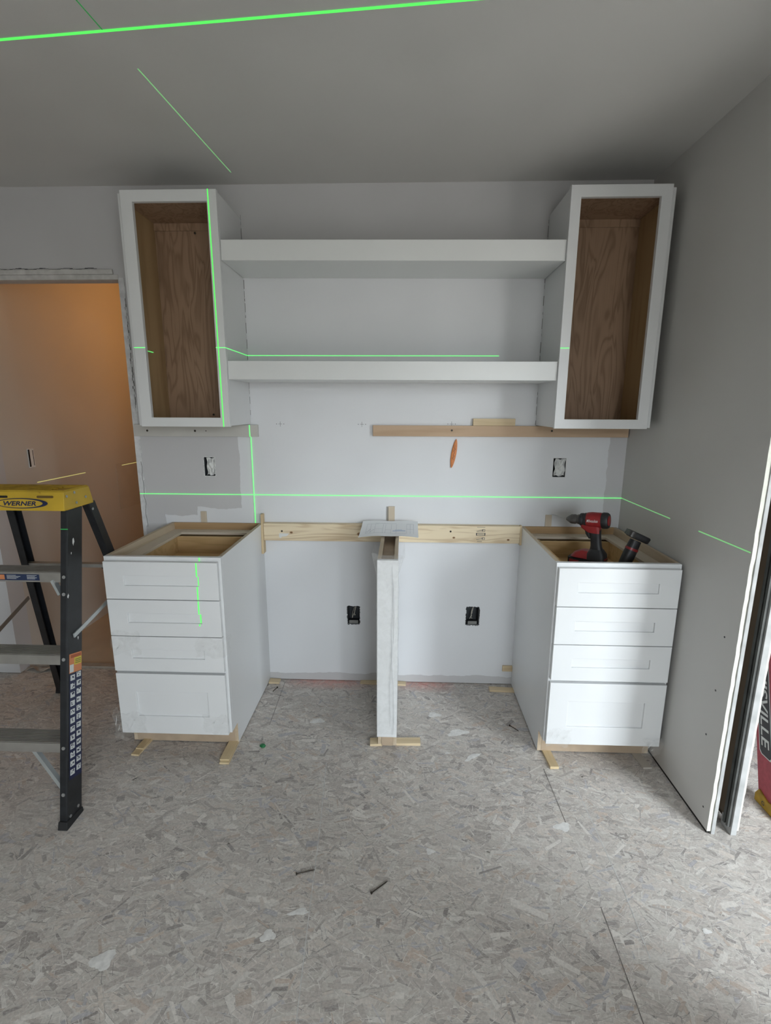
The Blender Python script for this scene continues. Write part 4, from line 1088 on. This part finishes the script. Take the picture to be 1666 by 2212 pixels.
part('paint_splash', M_PLASTER, fr, scuffs, split=1)
sl = FRY(.88) + .0012
def label(b):
    def q(x0, x1, z0, z1, m, d=0): b.add([(x0, sl - d, z0), (x1, sl - d, z0), (x1, sl - d, z1), (x0, sl - d, z1)], [(0, 1, 2, 3)], m)
    q(-1.50, -1.279, .850, .8735, 0)
    q(-1.43, -1.408, .853, .871, 1, .0003)
    for k in range(4): q(-1.40, -1.365 + .008 * (k % 3), .8555 + k * .0042, .857 + k * .0042, 2, .0003)
    for k in range(4): q(-1.325, -1.295 + .007 * (k % 2), .8555 + k * .0042, .857 + k * .0042, 2, .0003)
part('step_sticker', [plain('blue_sticker', (.012, .025, .075), .5), M_ORANGE, M_STWHITE], steps[0], label)

# ------------------------------------------------------------------ red ladder in the next room
t = thing('red_ladder', (1.5, -.6, 0), 'red fibreglass ladder with yellow feet beyond the wall end', 'ladder')
LL = .28
def lrail(b, x, th, y0, w, zt, z0=.03):
    sgn = 1
    b.hexa([(x, y0 - w + LL * z0, z0), (x + th, y0 - w + LL * z0, z0), (x + th, y0 + LL * z0, z0), (x, y0 + LL * z0, z0)],
           [(x, y0 - w + LL * zt, zt), (x + th, y0 - w + LL * zt, zt), (x + th, y0 + LL * zt, zt), (x, y0 + LL * zt, zt)])
lr = part('side_rail', M_LRED, t, lambda b: lrail(b, 1.405, .028, -.786, .096, 1.75), bevel=.002)
part('side_rail', M_LRED, t, lambda b: lrail(b, 1.847, .028, -.786, .096, 1.75), bevel=.002)
for z in (.30, .60, .90, 1.20, 1.50):
    part('step', M_ALU, t, lambda b: b.box(1.433, 1.847, -.875 + LL * z, -.795 + LL * z, z - .03, z))
def lfoot(b, x0, x1):
    poly = [(-.900, .001), (-.770, .001), (-.768, .030), (-.782, .056), (-.800, .050), (-.830, .040), (-.86, .046), (-.895, .052)]
    b.prism(poly, 'x', x0, x1)
f1 = part('foot', M_YELDARK, t, lambda b: lfoot(b, 1.398, 1.440), bevel=.003)
part('foot', M_YELDARK, t, lambda b: lfoot(b, 1.840, 1.882), bevel=.003)
for (y1, y2) in ((-.45, -.02),):
    part('rear_rail', M_LRED, t, lambda b: (b.hexa([(1.43, -.02, .0), (1.455, -.02, 0), (1.455, .0, 0), (1.43, .0, 0)], [(1.43, -.34, 1.7), (1.455, -.34, 1.7), (1.455, -.32, 1.7), (1.43, -.32, 1.7)])))
    part('rear_rail', M_LRED, t, lambda b: (b.hexa([(1.825, -.02, .0), (1.85, -.02, 0), (1.85, .0, 0), (1.825, .0, 0)], [(1.825, -.34, 1.7), (1.85, -.34, 1.7), (1.85, -.32, 1.7), (1.825, -.32, 1.7)])))
part('top_cap', M_YELDARK, t, lambda b: b.box(1.39, 1.89, -.42, -.27, 1.74, 1.80), bevel=.004)
def lr_pt(z, f, d=.0008): return Vector((1.405 - d, -.786 - .096 * f + LL * z, z))
def lplate(b, f0, f1, z0, z1, d, mat):
    e = .010
    pts = [(f0 + .10, z0), (f1 - .10, z0), (f1, z0 + e), (f1, z1 - e), (f1 - .1, z1), (f0 + .1, z1), (f0, z1 - e), (f0, z0 + e)]
    b.add([lr_pt(z, f, d) for f, z in pts], [list(range(8))], mat)
part('name_plate', [M_STWHITE, M_INK], lr, lambda b: (lplate(b, .17, .86, .190, .640, .0008, 0), lplate(b, .21, .82, .194, .636, .0012, 1)))
text_part('LOUISVILLE', 'lettering', M_STWHITE, lr, lr_pt(.415, .515, .0016), (0, -LL, -1), (0, -1, LL), width=.40, height=.040, shear=.15, bold=.015, depth=0)
text_part('G', 'lettering', M_INK, f1, (1.3972, -.815, .022), (0, -1, 0), (0, 0, 1), height=.016, width=.014, bold=.01)

# ------------------------------------------------------------------ laser lines (glowing strips laid on surfaces in place of projected light)
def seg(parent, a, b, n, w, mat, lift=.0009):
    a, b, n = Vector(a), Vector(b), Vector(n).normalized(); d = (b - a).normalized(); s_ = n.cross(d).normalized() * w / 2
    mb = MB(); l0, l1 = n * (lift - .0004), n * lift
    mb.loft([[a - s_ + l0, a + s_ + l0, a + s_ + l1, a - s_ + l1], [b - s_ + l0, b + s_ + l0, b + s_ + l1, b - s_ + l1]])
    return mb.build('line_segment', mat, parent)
FY, LX, RX = (0, -1, 0), (-1, 0, 0), (1, 0, 0); DN = (0, 0, -1)
LG = 'green laser level lines'
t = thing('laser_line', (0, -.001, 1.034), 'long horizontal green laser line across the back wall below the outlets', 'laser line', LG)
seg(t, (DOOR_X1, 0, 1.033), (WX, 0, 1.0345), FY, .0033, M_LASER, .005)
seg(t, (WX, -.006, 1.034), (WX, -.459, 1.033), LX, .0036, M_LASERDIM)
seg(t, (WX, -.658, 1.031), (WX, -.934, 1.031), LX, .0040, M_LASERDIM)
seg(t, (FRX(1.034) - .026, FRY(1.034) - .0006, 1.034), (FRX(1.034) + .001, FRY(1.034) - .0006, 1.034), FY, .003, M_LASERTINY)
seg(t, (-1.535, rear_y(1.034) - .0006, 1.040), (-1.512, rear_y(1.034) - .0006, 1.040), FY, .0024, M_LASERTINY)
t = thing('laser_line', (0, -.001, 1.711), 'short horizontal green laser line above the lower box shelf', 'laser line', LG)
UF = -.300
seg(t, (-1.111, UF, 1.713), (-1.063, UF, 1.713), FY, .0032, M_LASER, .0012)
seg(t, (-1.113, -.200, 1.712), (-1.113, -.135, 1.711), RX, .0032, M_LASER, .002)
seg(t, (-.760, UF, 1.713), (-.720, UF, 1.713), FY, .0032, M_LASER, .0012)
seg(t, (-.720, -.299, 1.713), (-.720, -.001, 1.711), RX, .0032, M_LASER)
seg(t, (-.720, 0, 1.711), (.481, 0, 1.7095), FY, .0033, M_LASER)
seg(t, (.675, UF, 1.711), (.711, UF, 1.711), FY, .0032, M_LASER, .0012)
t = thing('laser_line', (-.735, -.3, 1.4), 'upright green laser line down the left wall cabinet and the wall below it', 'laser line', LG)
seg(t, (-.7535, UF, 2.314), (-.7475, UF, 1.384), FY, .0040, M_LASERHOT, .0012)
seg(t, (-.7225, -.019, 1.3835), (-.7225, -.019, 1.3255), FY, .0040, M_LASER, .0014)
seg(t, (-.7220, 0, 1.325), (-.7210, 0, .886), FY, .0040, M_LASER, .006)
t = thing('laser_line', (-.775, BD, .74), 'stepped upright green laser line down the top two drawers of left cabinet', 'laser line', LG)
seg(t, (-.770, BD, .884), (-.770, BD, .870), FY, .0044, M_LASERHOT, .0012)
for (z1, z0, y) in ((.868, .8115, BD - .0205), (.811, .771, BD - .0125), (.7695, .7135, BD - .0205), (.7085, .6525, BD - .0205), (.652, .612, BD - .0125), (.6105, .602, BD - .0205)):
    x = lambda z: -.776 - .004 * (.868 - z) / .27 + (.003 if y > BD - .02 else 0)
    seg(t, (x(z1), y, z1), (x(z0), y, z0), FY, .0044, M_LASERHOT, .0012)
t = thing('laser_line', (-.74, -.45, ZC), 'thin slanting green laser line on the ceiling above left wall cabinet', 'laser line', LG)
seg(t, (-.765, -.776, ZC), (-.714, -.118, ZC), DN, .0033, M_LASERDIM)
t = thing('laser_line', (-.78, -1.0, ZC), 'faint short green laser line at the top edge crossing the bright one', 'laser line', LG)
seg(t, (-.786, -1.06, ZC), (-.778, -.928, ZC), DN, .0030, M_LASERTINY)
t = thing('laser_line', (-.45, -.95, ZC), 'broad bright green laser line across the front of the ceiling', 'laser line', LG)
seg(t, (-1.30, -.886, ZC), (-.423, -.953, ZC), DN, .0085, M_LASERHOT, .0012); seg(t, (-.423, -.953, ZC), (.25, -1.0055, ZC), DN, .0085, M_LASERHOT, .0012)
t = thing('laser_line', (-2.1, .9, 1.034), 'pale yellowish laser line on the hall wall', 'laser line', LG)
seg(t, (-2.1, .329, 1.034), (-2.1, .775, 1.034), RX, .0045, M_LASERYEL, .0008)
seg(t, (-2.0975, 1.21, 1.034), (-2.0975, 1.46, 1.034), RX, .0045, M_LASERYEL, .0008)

# ------------------------------------------------------------------ warm hall lamp (hidden round the corner of the doorway)
t = thing('bare_bulb', (-1.25, 1.25, ZC), 'bare warm light bulb on the hall ceiling', 'lamp')
part('lamp_holder', M_STWHITE, t, lambda b: b.tube([(-1.25, 1.25, ZC), (-1.25, 1.25, ZC - .05)], [.05, .03], 16), smooth=40)
mb = MB(); mb.tube([(-1.25, 1.25, ZC - .05 - k) for k in (0, .02, .05, .08, .10, .112)], [.014, .018, .030, .030, .018, .003], 14)
mb.build('bulb', emit('warm_bulb_glass', (1.0, .55, .2), 6.0), t, smooth=80)
hl = bpy.data.lights.new('bulb_light', 'POINT'); hl.energy = 6.6; hl.color = (1.0, .46, .13); hl.shadow_soft_size = .04
ho = bpy.data.objects.new('bulb_light', hl); COL.objects.link(ho); ho.parent = t; ho.location = (0, 0, -.30)
